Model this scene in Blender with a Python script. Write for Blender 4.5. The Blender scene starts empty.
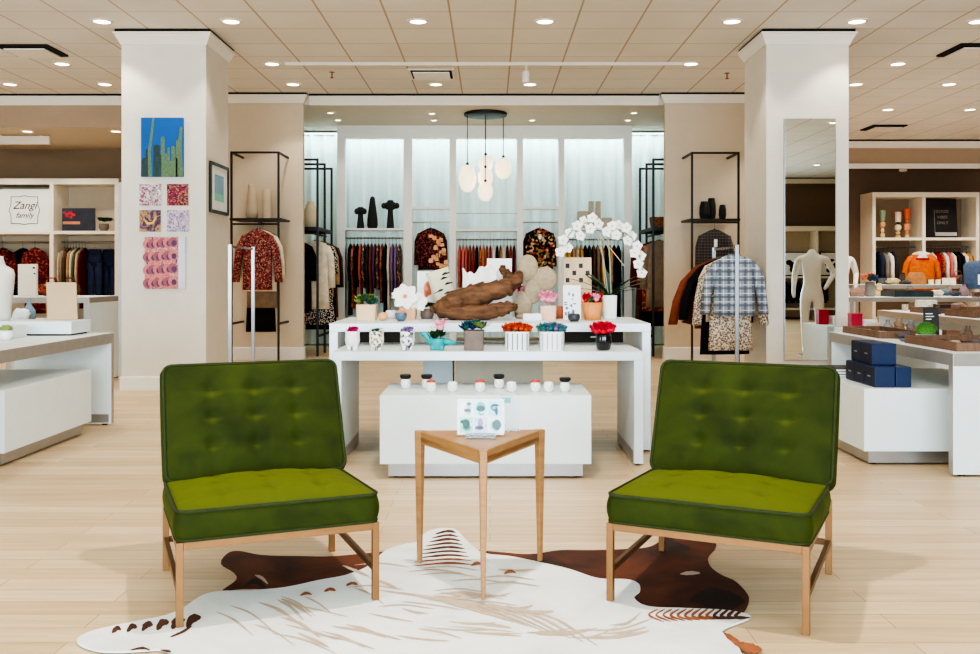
import bpy, bmesh, math, random
from mathutils import Vector, Matrix
from mathutils.geometry import tessellate_polygon

random.seed(7)
R = math.radians
PI = math.pi
SC = bpy.context.scene
COL = SC.collection

# ---------------------------------------------------------------- camera
F, CX, HY, CH = 940.0, 490.0, 273.0, 1.18      # focal length and principal point in photo pixels, eye height
cam_d = bpy.data.cameras.new('camera')
cam = bpy.data.objects.new('camera', cam_d)
COL.objects.link(cam)
cam.location = (0, 0, CH)
cam.rotation_euler = (PI / 2, 0, 0)
cam_d.sensor_width = 36
cam_d.lens = F / 980 * 36
cam_d.shift_y = (HY - 327) / 980
cam_d.clip_end = 100
SC.camera = cam


def X(px, d):
    return (px - CX) * d / F


def Z(py, d):
    return CH - (py - HY) * d / F


def FL(px, py, z=0.0):
    """point of a horizontal surface at height z that the photo shows at px, py"""
    d = (CH - z) * F / (py - HY)
    return Vector((X(px, d), d, z))


# ---------------------------------------------------------------- materials
MATS = {}


def _new(name):
    m = bpy.data.materials.new(name)
    m.use_nodes = True
    nt = m.node_tree
    b = nt.nodes['Principled BSDF']
    return m, nt, b


def c4(c):
    return (c[0], c[1], c[2], 1.0)


def s2l(h):
    """sRGB 0-255 triple to linear"""
    out = []
    for v in h:
        v /= 255.0
        out.append(v / 12.92 if v <= 0.04045 else ((v + 0.055) / 1.055) ** 2.4)
    return tuple(out)


def mat(name, rgb, rough=.55, metal=0.0, spec=.5, var=.08, scale=6.0, bump=0.0, bscale=60.0, sheen=0.0, sheen_tint=None,
        emit=0.0, ecol=None, trans=0.0, coat=0.0, alpha=1.0, stretch=None):
    """plain surface with a little procedural variation; rgb is sRGB 0-255"""
    if name in MATS:
        return MATS[name]
    m, nt, b = _new(name)
    c = s2l(rgb)
    b.inputs['Roughness'].default_value = rough
    b.inputs['Metallic'].default_value = metal
    b.inputs['Specular IOR Level'].default_value = spec
    b.inputs['Base Color'].default_value = c4(c)
    tc = nt.nodes.new('ShaderNodeTexCoord')
    src = tc.outputs['Object']
    if stretch:
        mp = nt.nodes.new('ShaderNodeMapping')
        mp.inputs['Scale'].default_value = stretch
        nt.links.new(src, mp.inputs['Vector'])
        src = mp.outputs['Vector']
    if var:
        n = nt.nodes.new('ShaderNodeTexNoise')
        n.inputs['Scale'].default_value = scale
        n.inputs['Detail'].default_value = 4
        nt.links.new(src, n.inputs['Vector'])
        r = nt.nodes.new('ShaderNodeValToRGB')
        r.color_ramp.elements[0].position = .3
        r.color_ramp.elements[1].position = .7
        r.color_ramp.elements[0].color = c4([v * (1 - var) for v in c])
        r.color_ramp.elements[1].color = c4([min(1, v * (1 + var)) for v in c])
        nt.links.new(n.outputs['Fac'], r.inputs['Fac'])
        nt.links.new(r.outputs['Color'], b.inputs['Base Color'])
    if bump:
        n2 = nt.nodes.new('ShaderNodeTexNoise')
        n2.inputs['Scale'].default_value = bscale
        nt.links.new(src, n2.inputs['Vector'])
        bp = nt.nodes.new('ShaderNodeBump')
        bp.inputs['Strength'].default_value = bump
        bp.inputs['Distance'].default_value = .01
        nt.links.new(n2.outputs['Fac'], bp.inputs['Height'])
        nt.links.new(bp.outputs['Normal'], b.inputs['Normal'])
    if sheen:
        b.inputs['Sheen Weight'].default_value = sheen
        b.inputs['Sheen Roughness'].default_value = .35
        if sheen_tint:
            b.inputs['Sheen Tint'].default_value = c4(s2l(sheen_tint))
    if emit:
        b.inputs['Emission Strength'].default_value = emit
        b.inputs['Emission Color'].default_value = c4(s2l(ecol or rgb))
    if trans:
        b.inputs['Transmission Weight'].default_value = trans
    if coat:
        b.inputs['Coat Weight'].default_value = coat
    if alpha < 1:
        b.inputs['Alpha'].default_value = alpha
    MATS[name] = m
    return m


def print_mat(name, cols, scale=30.0, rough=.75, kind='voronoi', stretch=None):
    """cloth or picture print: patches of the given sRGB colours"""
    if name in MATS:
        return MATS[name]
    m, nt, b = _new(name)
    b.inputs['Roughness'].default_value = rough
    b.inputs['Specular IOR Level'].default_value = .2
    tc = nt.nodes.new('ShaderNodeTexCoord')
    src = tc.outputs['Object']
    if stretch:
        mp = nt.nodes.new('ShaderNodeMapping')
        mp.inputs['Scale'].default_value = stretch
        nt.links.new(src, mp.inputs['Vector'])
        src = mp.outputs['Vector']
    r = nt.nodes.new('ShaderNodeValToRGB')
    r.color_ramp.interpolation = 'CONSTANT'
    if kind == 'voronoi':
        n = nt.nodes.new('ShaderNodeTexVoronoi')
        n.inputs['Scale'].default_value = scale
        nt.links.new(src, n.inputs['Vector'])
        sp = nt.nodes.new('ShaderNodeSeparateColor')
        nt.links.new(n.outputs['Color'], sp.inputs['Color'])
        nt.links.new(sp.outputs[0], r.inputs['Fac'])
        lo, hi = 0.0, 1.0
    elif kind == 'noise':
        n = nt.nodes.new('ShaderNodeTexNoise')
        n.inputs['Scale'].default_value = scale
        n.inputs['Detail'].default_value = 3
        nt.links.new(src, n.inputs['Vector'])
        nt.links.new(n.outputs['Fac'], r.inputs['Fac'])
        lo, hi = .32, .72
    else:                                                         # spots of cols[1:] on cols[0]
        n = nt.nodes.new('ShaderNodeTexVoronoi')
        n.inputs['Scale'].default_value = scale
        nt.links.new(src, n.inputs['Vector'])
        nt.links.new(n.outputs['Distance'], r.inputs['Fac'])
        lo, hi = .2, .75
        cols = list(cols[1:]) + [cols[0]]
    if kind == 'noise':
        r.color_ramp.interpolation = 'LINEAR'
        n.inputs['Detail'].default_value = 5
        n.inputs['Distortion'].default_value = 1.5
    el = r.color_ramp.elements
    while len(el) < len(cols):
        el.new(.5)
    for i, c in enumerate(cols):
        el[i].position = 0.0 if i == 0 else lo + (hi - lo) * i / len(cols)
        el[i].color = c4(s2l(c))
    nt.links.new(r.outputs['Color'], b.inputs['Base Color'])
    MATS[name] = m
    return m


def plaid_mat(name, base, dark, light, scale=22.0):
    if name in MATS:
        return MATS[name]
    m, nt, b = _new(name)
    b.inputs['Roughness'].default_value = .85
    tc = nt.nodes.new('ShaderNodeTexCoord')
    sx = nt.nodes.new('ShaderNodeSeparateXYZ')
    nt.links.new(tc.outputs['Object'], sx.inputs[0])
    prev = None
    col = c4(s2l(base))
    for ax in ('X', 'Z'):
        for off, wid, cc in ((0, .28, dark), (.5, .1, light)):
            mu = nt.nodes.new('ShaderNodeMath'); mu.operation = 'MULTIPLY_ADD'
            mu.inputs[1].default_value = scale; mu.inputs[2].default_value = off + 50
            nt.links.new(sx.outputs[ax], mu.inputs[0])
            fr = nt.nodes.new('ShaderNodeMath'); fr.operation = 'FRACT'
            nt.links.new(mu.outputs[0], fr.inputs[0])
            lt = nt.nodes.new('ShaderNodeMath'); lt.operation = 'LESS_THAN'; lt.inputs[1].default_value = wid
            nt.links.new(fr.outputs[0], lt.inputs[0])
            fm = nt.nodes.new('ShaderNodeMath'); fm.operation = 'MULTIPLY'; fm.inputs[1].default_value = .75
            nt.links.new(lt.outputs[0], fm.inputs[0])
            mx = nt.nodes.new('ShaderNodeMix'); mx.data_type = 'RGBA'
            nt.links.new(fm.outputs[0], mx.inputs[0])
            if prev is None:
                mx.inputs[6].default_value = col
            else:
                nt.links.new(prev, mx.inputs[6])
            mx.inputs[7].default_value = c4(s2l(cc))
            prev = mx.outputs[2]
    nt.links.new(prev, b.inputs['Base Color'])
    MATS[name] = m
    return m


def floor_mat():
    m, nt, b = _new('oak floor boards')
    tc = nt.nodes.new('ShaderNodeTexCoord')
    br = nt.nodes.new('ShaderNodeTexBrick')
    br.offset = .37; br.offset_frequency = 2; br.squash = 1
    br.inputs['Color1'].default_value = c4(s2l((224, 200, 166)))
    br.inputs['Color2'].default_value = c4(s2l((206, 177, 139)))
    br.inputs['Mortar'].default_value = c4(s2l((166, 130, 90)))
    br.inputs['Scale'].default_value = 1
    br.inputs['Mortar Size'].default_value = .0016
    br.inputs['Bias'].default_value = -.1
    br.inputs['Brick Width'].default_value = 1.35
    br.inputs['Row Height'].default_value = .125
    nt.links.new(tc.outputs['Object'], br.inputs['Vector'])
    mp = nt.nodes.new('ShaderNodeMapping')
    mp.inputs['Scale'].default_value = (1.2, 16, 1)
    nt.links.new(tc.outputs['Object'], mp.inputs['Vector'])
    n = nt.nodes.new('ShaderNodeTexNoise')
    n.inputs['Scale'].default_value = 1.6; n.inputs['Detail'].default_value = 6; n.inputs['Roughness'].default_value = .6
    nt.links.new(mp.outputs['Vector'], n.inputs['Vector'])
    r = nt.nodes.new('ShaderNodeValToRGB')
    r.color_ramp.elements[0].position = .3; r.color_ramp.elements[1].position = .7
    r.color_ramp.elements[0].color = (.78, .74, .68, 1); r.color_ramp.elements[1].color = (1.06, 1.05, 1.04, 1)
    nt.links.new(n.outputs['Fac'], r.inputs['Fac'])
    mx = nt.nodes.new('ShaderNodeMix'); mx.data_type = 'RGBA'; mx.blend_type = 'MULTIPLY'; mx.inputs[0].default_value = .8
    nt.links.new(br.outputs['Color'], mx.inputs[6]); nt.links.new(r.outputs['Color'], mx.inputs[7])
    nt.links.new(mx.outputs[2], b.inputs['Base Color'])
    b.inputs['Roughness'].default_value = .38
    b.inputs['Specular IOR Level'].default_value = .4
    return m


def ceiling_mat():
    """two-foot ceiling tiles in a grid"""
    m, nt, b = _new('ceiling tile grid')
    tc = nt.nodes.new('ShaderNodeTexCoord')
    sx = nt.nodes.new('ShaderNodeSeparateXYZ')
    nt.links.new(tc.outputs['Object'], sx.inputs[0])
    outs = []
    for ax, off, w in (('X', .2235, .019), ('Y', 10.03, .012)):
        a = nt.nodes.new('ShaderNodeMath'); a.operation = 'SUBTRACT'; a.inputs[1].default_value = off - 61.0
        nt.links.new(sx.outputs[ax], a.inputs[0])
        d = nt.nodes.new('ShaderNodeMath'); d.operation = 'DIVIDE'; d.inputs[1].default_value = .61
        nt.links.new(a.outputs[0], d.inputs[0])
        f = nt.nodes.new('ShaderNodeMath'); f.operation = 'FRACT'
        nt.links.new(d.outputs[0], f.inputs[0])
        l = nt.nodes.new('ShaderNodeMath'); l.operation = 'LESS_THAN'; l.inputs[1].default_value = w / .61
        nt.links.new(f.outputs[0], l.inputs[0])
        outs.append(l)
    mxm = nt.nodes.new('ShaderNodeMath'); mxm.operation = 'MAXIMUM'
    nt.links.new(outs[0].outputs[0], mxm.inputs[0]); nt.links.new(outs[1].outputs[0], mxm.inputs[1])
    n = nt.nodes.new('ShaderNodeTexNoise'); n.inputs['Scale'].default_value = 1.1
    nt.links.new(tc.outputs['Object'], n.inputs['Vector'])
    r = nt.nodes.new('ShaderNodeValToRGB')
    r.color_ramp.elements[0].position = .35; r.color_ramp.elements[1].position = .65
    r.color_ramp.elements[0].color = c4(s2l((226, 222, 215))); r.color_ramp.elements[1].color = c4(s2l((232, 229, 222)))
    nt.links.new(n.outputs['Fac'], r.inputs['Fac'])
    mx = nt.nodes.new('ShaderNodeMix'); mx.data_type = 'RGBA'
    nt.links.new(mxm.outputs[0], mx.inputs[0])
    nt.links.new(r.outputs['Color'], mx.inputs[6])
    mx.inputs[7].default_value = c4(s2l((188, 170, 150)))
    nt.links.new(mx.outputs[2], b.inputs['Base Color'])
    b.inputs['Roughness'].default_value = .9
    b.inputs['Specular IOR Level'].default_value = .1
    return m


def velvet_mat():
    m, nt, b = _new('moss green velvet')
    tc = nt.nodes.new('ShaderNodeTexCoord')
    n = nt.nodes.new('ShaderNodeTexNoise')
    n.inputs['Scale'].default_value = 7; n.inputs['Detail'].default_value = 5; n.inputs['Distortion'].default_value = .6
    nt.links.new(tc.outputs['Object'], n.inputs['Vector'])
    r = nt.nodes.new('ShaderNodeValToRGB')
    r.color_ramp.elements[0].position = .3; r.color_ramp.elements[1].position = .72
    r.color_ramp.elements[0].color = c4(s2l((40, 48, 16))); r.color_ramp.elements[1].color = c4(s2l((56, 65, 23)))
    nt.links.new(n.outputs['Fac'], r.inputs['Fac'])
    # upward faces get a lighter colour: overhead light put into the velvet
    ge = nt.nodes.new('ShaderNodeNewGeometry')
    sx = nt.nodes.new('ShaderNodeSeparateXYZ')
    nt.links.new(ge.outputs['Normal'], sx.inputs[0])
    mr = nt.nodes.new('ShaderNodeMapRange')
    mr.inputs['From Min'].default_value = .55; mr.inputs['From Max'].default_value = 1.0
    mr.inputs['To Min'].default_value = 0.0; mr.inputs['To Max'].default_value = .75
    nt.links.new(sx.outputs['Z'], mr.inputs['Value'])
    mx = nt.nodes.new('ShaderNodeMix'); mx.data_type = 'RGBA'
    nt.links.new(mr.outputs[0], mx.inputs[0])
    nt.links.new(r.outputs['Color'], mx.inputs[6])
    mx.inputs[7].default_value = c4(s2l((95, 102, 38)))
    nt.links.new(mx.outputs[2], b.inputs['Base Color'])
    b.inputs['Roughness'].default_value = .8
    b.inputs['Specular IOR Level'].default_value = .15
    b.inputs['Sheen Weight'].default_value = .12
    b.inputs['Sheen Roughness'].default_value = .4
    b.inputs['Sheen Tint'].default_value = c4(s2l((170, 190, 60)))
    MATS['velvet'] = m
    return m


# ---------------------------------------------------------------- mesh builder
class MB:
    def __init__(s):
        s.v, s.f, s.mi = [], [], []
        s.M = None

    def add(s, vs, fs, mi=0, M=None):
        o = len(s.v)
        M = M or s.M
        for p in vs:
            p = Vector(p)
            s.v.append(M @ p if M else p)
        for f in fs:
            s.f.append([o + i for i in f]); s.mi.append(mi)
        return s

    def box(s, lo, hi, mi=0, M=None):
        (a, b, c), (d, e, f) = lo, hi
        vs = [(a, b, c), (d, b, c), (d, e, c), (a, e, c), (a, b, f), (d, b, f), (d, e, f), (a, e, f)]
        fs = [(0, 3, 2, 1), (4, 5, 6, 7), (0, 1, 5, 4), (1, 2, 6, 5), (2, 3, 7, 6), (3, 0, 4, 7)]
        return s.add(vs, fs, mi, M)

    def cbox(s, c, size, mi=0, M=None):
        return s.box([c[i] - size[i] / 2 for i in range(3)], [c[i] + size[i] / 2 for i in range(3)], mi, M)

    def prism(s, poly, z0, z1, mi=0, M=None, side=None):
        n = len(poly)
        vs = [(p[0], p[1], z0) for p in poly] + [(p[0], p[1], z1) for p in poly]
        s.add(vs, [list(range(n))[::-1], list(range(n, 2 * n))], mi, M)
        k = len(s.v) - 2 * n
        for i in range(n):
            j = (i + 1) % n
            s.f.append([k + i, k + j, k + n + j, k + n + i]); s.mi.append(mi if side is None else side)
        return s

    def frustum(s, rings, mi=0, M=None, caps=True):
        """rings: list of equal-length loops of points"""
        n = len(rings[0])
        vs = [p for r in rings for p in r]
        fs = []
        for k in range(len(rings) - 1):
            for i in range(n):
                j = (i + 1) % n
                fs.append((k * n + i, k * n + j, (k + 1) * n + j, (k + 1) * n + i))
        if caps:
            fs.append(list(range(n))[::-1])
            fs.append([len(vs) - n + i for i in range(n)])
        return s.add(vs, fs, mi, M)

    def lathe(s, prof, n=20, c=(0, 0, 0), mi=0, M=None, caps=True):
        """prof: (radius, z) pairs from bottom to top"""
        rings = [[(c[0] + r * math.cos(2 * PI * i / n), c[1] + r * math.sin(2 * PI * i / n), c[2] + z) for i in range(n)] for r, z in prof]
        return s.frustum(rings, mi, M, caps)

    def tube(s, path, r, n=8, mi=0, M=None, closed=False, flat=None):
        """round bar along a path; r a number or one radius per point"""
        P = [Vector(p) for p in path]
        m = len(P)
        rr = r if isinstance(r, (list, tuple)) else [r] * m
        rings = []
        up = None
        for i in range(m):
            a = P[(i - 1) % m] if (i > 0 or closed) else P[0]
            b = P[(i + 1) % m] if (i < m - 1 or closed) else P[-1]
            t = (b - a)
            if t.length < 1e-9:
                t = Vector((0, 0, 1))
            t.normalize()
            if up is None:
                up = Vector((0, 0, 1)) if abs(t.z) < .9 else Vector((1, 0, 0))
            x = up - t * up.dot(t)
            if x.length < 1e-6:
                x = t.orthogonal()
            x.normalize(); up = x
            y = t.cross(x)
            rings.append([P[i] + (x * math.cos(2 * PI * k / n) + y * math.sin(2 * PI * k / n)) * rr[i] for k in range(n)])
        if closed:
            rings.append(rings[0])
            return s.frustum(rings, mi, M, False)
        return s.frustum(rings, mi, M, True)

    def bar(s, p, q, w, mi=0, M=None, w2=None):
        """square bar from p to q"""
        p, q = Vector(p), Vector(q)
        t = (q - p).normalized()
        up = Vector((0, 0, 1)) if abs(t.z) < .9 else Vector((0, 1, 0))
        x = t.cross(up).normalized(); y = x.cross(t)
        w2 = w2 or w
        a, b = w / 2, w2 / 2
        o = [(-1, -1), (1, -1), (1, 1), (-1, 1)]
        return s.frustum([[p + x * (i * a) + y * (j * a) for i, j in o], [q + x * (i * b) + y * (j * b) for i, j in o]], mi, M)

    def ball(s, c, r, n=10, m=7, mi=0, M=None, wob=0.0, seed=0):
        """ellipsoid; r a number or three radii"""
        rx, ry, rz = r if isinstance(r, (list, tuple)) else (r, r, r)
        rnd = random.Random(seed)
        vs = [(c[0], c[1], c[2] - rz)]
        for k in range(1, m):
            th = PI * k / m
            for i in range(n):
                ph = 2 * PI * i / n
                w = 1 + wob * (rnd.random() - .5) * 2
                vs.append((c[0] + w * rx * math.sin(th) * math.cos(ph), c[1] + w * ry * math.sin(th) * math.sin(ph), c[2] - w * rz * math.cos(th)))
        vs.append((c[0], c[1], c[2] + rz))
        fs = [(0, 1 + (i + 1) % n, 1 + i) for i in range(n)]
        for k in range(m - 2):
            for i in range(n):
                j = (i + 1) % n
                fs.append((1 + k * n + i, 1 + k * n + j, 1 + (k + 1) * n + j, 1 + (k + 1) * n + i))
        L = len(vs) - 1
        fs += [(1 + (m - 2) * n + i, 1 + (m - 2) * n + (i + 1) % n, L) for i in range(n)]
        return s.add(vs, fs, mi, M)

    def leaf(s, p, d, length, width, mi=0, bend=.3, up=(0, 0, 1)):
        """one pointed leaf from p along d"""
        p, d = Vector(p), Vector(d).normalized()
        side = d.cross(Vector(up))
        side = side.normalized() if side.length > 1e-4 else Vector((1, 0, 0))
        nrm = side.cross(d)
        vs, fs = [], []
        prof = (.25, .8, 1.0, .75, .08)
        for i, w in enumerate(prof):
            t = i / (len(prof) - 1)
            q = p + d * (length * t) - nrm * (bend * length * t * t)
            vs += [q - side * (w * width / 2), q + nrm * (width * .08), q + side * (w * width / 2)]
        for i in range(len(prof) - 1):
            a = i * 3
            fs += [(a, a + 1, a + 4, a + 3), (a + 1, a + 2, a + 5, a + 4)]
        return s.add(vs, fs, mi)

    def build(s, name, mats, parent=None, smooth=False, bevel=0.0, loc=None, rot=None, seg=2, subsurf=0, angle=None):
        me = bpy.data.meshes.new(name)
        me.from_pydata([tuple(v) for v in s.v], [], s.f)
        if not isinstance(mats, (list, tuple)):
            mats = [mats]
        for m in mats:
            me.materials.append(m)
        if len(mats) > 1:
            me.polygons.foreach_set('material_index', s.mi)
        bm = bmesh.new(); bm.from_mesh(me)
        bmesh.ops.recalc_face_normals(bm, faces=bm.faces)
        bm.to_mesh(me); bm.free()
        if smooth:
            me.polygons.foreach_set('use_smooth', [True] * len(me.polygons))
            if angle:
                me.set_sharp_from_angle(angle=R(angle))
        me.update()
        o = bpy.data.objects.new(name, me)
        COL.objects.link(o)
        if parent:
            o.parent = parent
        if loc is not None:
            o.location = loc
        if rot is not None:
            o.rotation_euler = (0, 0, rot) if isinstance(rot, (int, float)) else rot
        if bevel:
            b = o.modifiers.new('bevel', 'BEVEL'); b.width = bevel; b.segments = seg; b.limit_method = 'ANGLE'; b.angle_limit = R(40)
        if subsurf:
            b = o.modifiers.new('sub', 'SUBSURF'); b.levels = subsurf; b.render_levels = subsurf
        return o


def tag(o, label, cat, group=None):
    o['label'] = label; o['category'] = cat
    if group:
        o['group'] = group
    return o


def empty(name, label, cat, loc=(0, 0, 0), rot=0, group=None):
    o = bpy.data.objects.new(name, None)
    COL.objects.link(o)
    o.empty_display_size = .1
    o.location = loc; o.rotation_euler = (0, 0, rot)
    return tag(o, label, cat, group)


def struct(o):
    o['kind'] = 'structure'
    return o


def copy_tree(o, parent=None):
    c = o.copy(); COL.objects.link(c)
    if parent:
        c.parent = parent
    for ch in list(o.children):
        copy_tree(ch, c)
    return c


def text_mesh(name, body, size, m, parent, loc, rot, shear=0.0, spacing=1.0, extrude=.0005):
    cu = bpy.data.curves.new('lettering', 'FONT')
    cu.body = body; cu.size = size; cu.shear = shear; cu.extrude = extrude; cu.align_x = 'CENTER'; cu.space_character = spacing
    to = bpy.data.objects.new('lettering', cu)
    COL.objects.link(to)
    bpy.context.view_layer.update()
    me = bpy.data.meshes.new_from_object(to.evaluated_get(bpy.context.evaluated_depsgraph_get()))
    bpy.data.objects.remove(to)
    bpy.data.curves.remove(cu)
    me.materials.clear(); me.materials.append(m)
    o = bpy.data.objects.new(name, me)
    COL.objects.link(o)
    o.parent = parent; o.location = loc; o.rotation_euler = rot
    return o


ORD = ['first', 'second', 'third', 'fourth', 'fifth', 'sixth', 'seventh', 'eighth', 'ninth', 'tenth', 'eleventh', 'twelfth', 'thirteenth',
       'fourteenth', 'fifteenth', 'sixteenth', 'seventeenth', 'eighteenth', 'nineteenth', 'twentieth']

# ---------------------------------------------------------------- shared materials
M_white = mat('white laminate', (228, 236, 238), rough=.4, var=.02)
M_edge = mat('brushed metal edge', (176, 172, 168), rough=.35, metal=.55, var=.05, scale=20)
M_steel = mat('brushed steel', (178, 178, 180), rough=.3, metal=.9, var=.05)
M_chrome = mat('chrome tube', (222, 222, 224), rough=.14, metal=1.0, var=0)
M_black = mat('black powder coated steel', (22, 21, 21), rough=.5, var=.05)
M_blackwood = mat('matt black ceramic', (30, 29, 29), rough=.7, var=.1)
M_pillar = mat('warm white pillar paint', (226, 218, 206), rough=.7, var=.02)
M_trimw = mat('white trim paint', (236, 230, 220), rough=.5, var=.02)
M_taupe = mat('taupe wall paint', (150, 126, 102), rough=.8, var=.03)
M_brown = mat('brown wall paint', (112, 90, 72), rough=.8, var=.03)
M_tan = mat('tan wall paint', (206, 188, 164), rough=.8, var=.03)
M_shadow = mat('shadow gap', (30, 27, 24), rough=.9, var=.02)  # shade over the crowns put into the colour; vents share it
M_cream = mat('cream shelf paint', (232, 222, 204), rough=.5, var=.02)
M_brass = mat('brushed brass', (146, 106, 68), rough=.38, metal=.6, var=.06, scale=14)
M_paper = mat('white card', (240, 240, 238), rough=.6, var=.02)
M_hang = mat('black hanger', (24, 22, 22), rough=.4, var=.02)
M_hangw = mat('pale wood hanger', (196, 158, 112), rough=.5, var=.08)
M_wood = mat('honey oak', (166, 120, 76), rough=.42, var=.14, scale=5, stretch=(2, 2, 14))
M_woodp = mat('pale wood pot', (222, 190, 152), rough=.6, var=.1)
M_leaf = mat('green leaf', (62, 92, 50), rough=.5, var=.25, scale=20)
M_dkleaf = mat('dark glossy leaf', (36, 66, 44), rough=.35, var=.2, scale=14)
M_soil = mat('dark potting soil', (48, 36, 28), rough=.95, var=.2, scale=60)
M_mann = mat('gloss white mannequin', (238, 234, 226), rough=.35, var=.02)
# ================================================================ the room
ZC = 3.63
struct(MB().box((-9.2, -5.3, -.1), (11.6, 18.3, 0)).build('floor', floor_mat()))
cb = MB().box((-9.2, -5.3, ZC), (11.6, 12.9, ZC + .1)).box((2.4, 12.9, ZC), (11.6, 18.3, ZC + .1))
struct(cb.build('ceiling', ceiling_mat()))
struct(MB().box((-9.3, -5.3, 0), (-9.2, 15.4, ZC)).build('wall_left', M_tan))
struct(MB().box((11.6, -5.3, 0), (11.7, 18.3, ZC)).build('wall_right', M_taupe))
struct(MB().box((-9.2, 15.3, 0), (-4.2, 15.4, ZC)).build('wall_back_left', M_taupe))
struct(MB().box((3.75, 18.1, 0), (11.6, 18.2, ZC)).build('wall_back_right', M_brown))
struct(MB().box((-3.4, 15.6, 0), (3.4, 15.7, ZC)).build('wall_alcove', M_trimw))
# the rear wall behind the camera: shop windows in the middle, solid towards the brown end
rw = MB().box((-9.2, -5.4, 0), (-7.5, -5.3, ZC)).box((5.2, -5.4, 0), (11.6, -5.3, ZC)).box((-7.5, -5.4, 3.2), (5.2, -5.3, ZC)).box((-7.5, -5.4, 0), (5.2, -5.3, .12))
struct(rw.build('wall_rear', M_brown))
for i, x in enumerate((-7.5, -3.27, .97)):
    w = MB()
    for a, b in (((x, .12), (x + .06, 3.2)), ((x + 4.17, .12), (x + 4.23, 3.2)), ((x + .06, .12), (x + 4.17, .18)), ((x + .06, 3.14), (x + 4.17, 3.2))):
        w.box((a[0], -5.39, a[1]), (b[0], -5.31, b[1]))
    struct(w.build('window_%d' % (i + 1), M_steel))

# bulkheads with lit soffits (front face, underside)
M_soffit = mat('tan soffit paint', (216, 204, 186), rough=.8, var=.02)
M_head = mat('bulkhead paint', (178, 154, 130), rough=.8, var=.02)


def bulk(name, lo, hi, face):
    m = MB().box(lo, hi)
    m.mi = [0, 1, 1, 1, 1, 1]
    o = m.build(name, [M_soffit, face])
    # recalc keeps the order; bottom face first
    return struct(o)


bulk('beam_left', (-9.2, 12.9, 3.18), (-4.2, 15.3, ZC), M_head)
bulk('beam_alcove', (-3.4, 12.9, 3.49), (3.4, 15.6, ZC), M_soffit)
bulk('beam_right', (3.75, 17.3, 3.19), (11.6, 18.1, ZC - .002), M_head)


def pillar(name, x0, x1, y0, y1):
    return struct(MB().box((x0, y0, 0), (x1, y1, ZC)).build(name, M_pillar))


pillar('pillar_left', -3.716, -2.864, 9.48, 10.28)
pillar('pillar_right', 2.787, 3.617, 9.48, 10.29)
M_pil2 = mat('beige pilaster paint', (214, 196, 172), rough=.75, var=.02)
struct(MB().box((-4.2, 12.8, 0), (-2.546, 12.9, ZC)).build('pillar_alcove_left', M_pil2))
struct(MB().box((2.383, 12.8, 0), (3.75, 12.9, ZC)).build('pillar_alcove_right', M_pil2))
struct(MB().box((-4.2, 12.9, 0), (-3.4, 15.7, ZC)).build('wall_partition_left', M_pil2))
struct(MB().box((3.4, 12.9, 0), (3.75, 18.2, ZC)).build('wall_partition_right', M_pil2))


def crown(idx, x0, x1, y0, y1, s=1.0, sides=4):
    prof = [(.004, -.15), (.012, -.148), (.014, -.135), (.03, -.1), (.05, -.066), (.055, -.052), (.066, -.048), (.066, -.03)]
    m = MB()
    rect = lambda o, z: [(x0 - o, y0 - o, z), (x1 + o, y0 - o, z), (x1 + o, y1 + o, z), (x0 - o, y1 + o, z)]
    m.frustum([rect(o * s, ZC + z * s) for o, z in prof])
    m.frustum([rect(.05, ZC - .03 * s), rect(.05, ZC)], mi=1)
    return struct(m.build('trim_%d' % idx, [M_trimw, M_shadow]))


crown(1, -3.716, -2.864, 9.48, 10.28)
crown(2, 2.787, 3.617, 9.48, 10.29)
crown(3, -4.2, -2.546, 12.8, 12.9, .9)
crown(4, 2.383, 3.75, 12.8, 12.9, .9)


def crown_x(idx, x0, x1, y, z=ZC, s=1.0):
    prof = [(0, -.15), (.012, -.148), (.014, -.135), (.03, -.1), (.05, -.066), (.055, -.052), (.066, -.048), (.066, -.03), (0, -.03)]
    m = MB()
    m.frustum([[(x0, y - o * s, z + q * s) for o, q in prof], [(x1, y - o * s, z + q * s) for o, q in prof]])
    m.box((x0, y - .05, z - .03 * s), (x1, y, z), mi=1)
    return struct(m.build('trim_%d' % idx, [M_trimw, M_shadow]))


crown_x(5, -2.475, 2.312, 12.9)
crown_x(6, -9.2, -4.27, 12.9)
crown_x(7, 3.82, 11.6, 17.3, ZC - .002)
struct(MB().box((3.75, 17.26, 3.1), (11.6, 17.3, 3.19)).build('trim_8', M_trimw))      # pale lip under the far bulkhead


def base(name, x0, x1, y0, y1, h, o=.014):
    m = MB()
    rect = lambda q, z: [(x0 - q, y0 - q, z), (x1 + q, y0 - q, z), (x1 + q, y1 + q, z), (x0 - q, y1 + q, z)]
    m.frustum([rect(o, 0), rect(o, h - .015), rect(o * .4, h)])
    return struct(m.build(name, M_trimw))


base('baseboard_pillar_left', -3.716, -2.864, 9.48, 10.28, .14)
base('baseboard_pillar_right', 2.787, 3.617, 9.48, 10.29, .14)
base('baseboard_alcove_left', -4.2, -2.546, 12.8, 12.9, .17)
base('baseboard_alcove_right', 2.383, 3.75, 12.8, 12.9, .17)

# ================================================================ ceiling fittings
M_lamp = mat('downlight glow', (255, 244, 224), rough=.4, emit=9.0, ecol=(255, 240, 214), var=0)
M_rim = mat('downlight rim', (226, 214, 198), rough=.4, var=.02)
SPOTS = []


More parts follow.
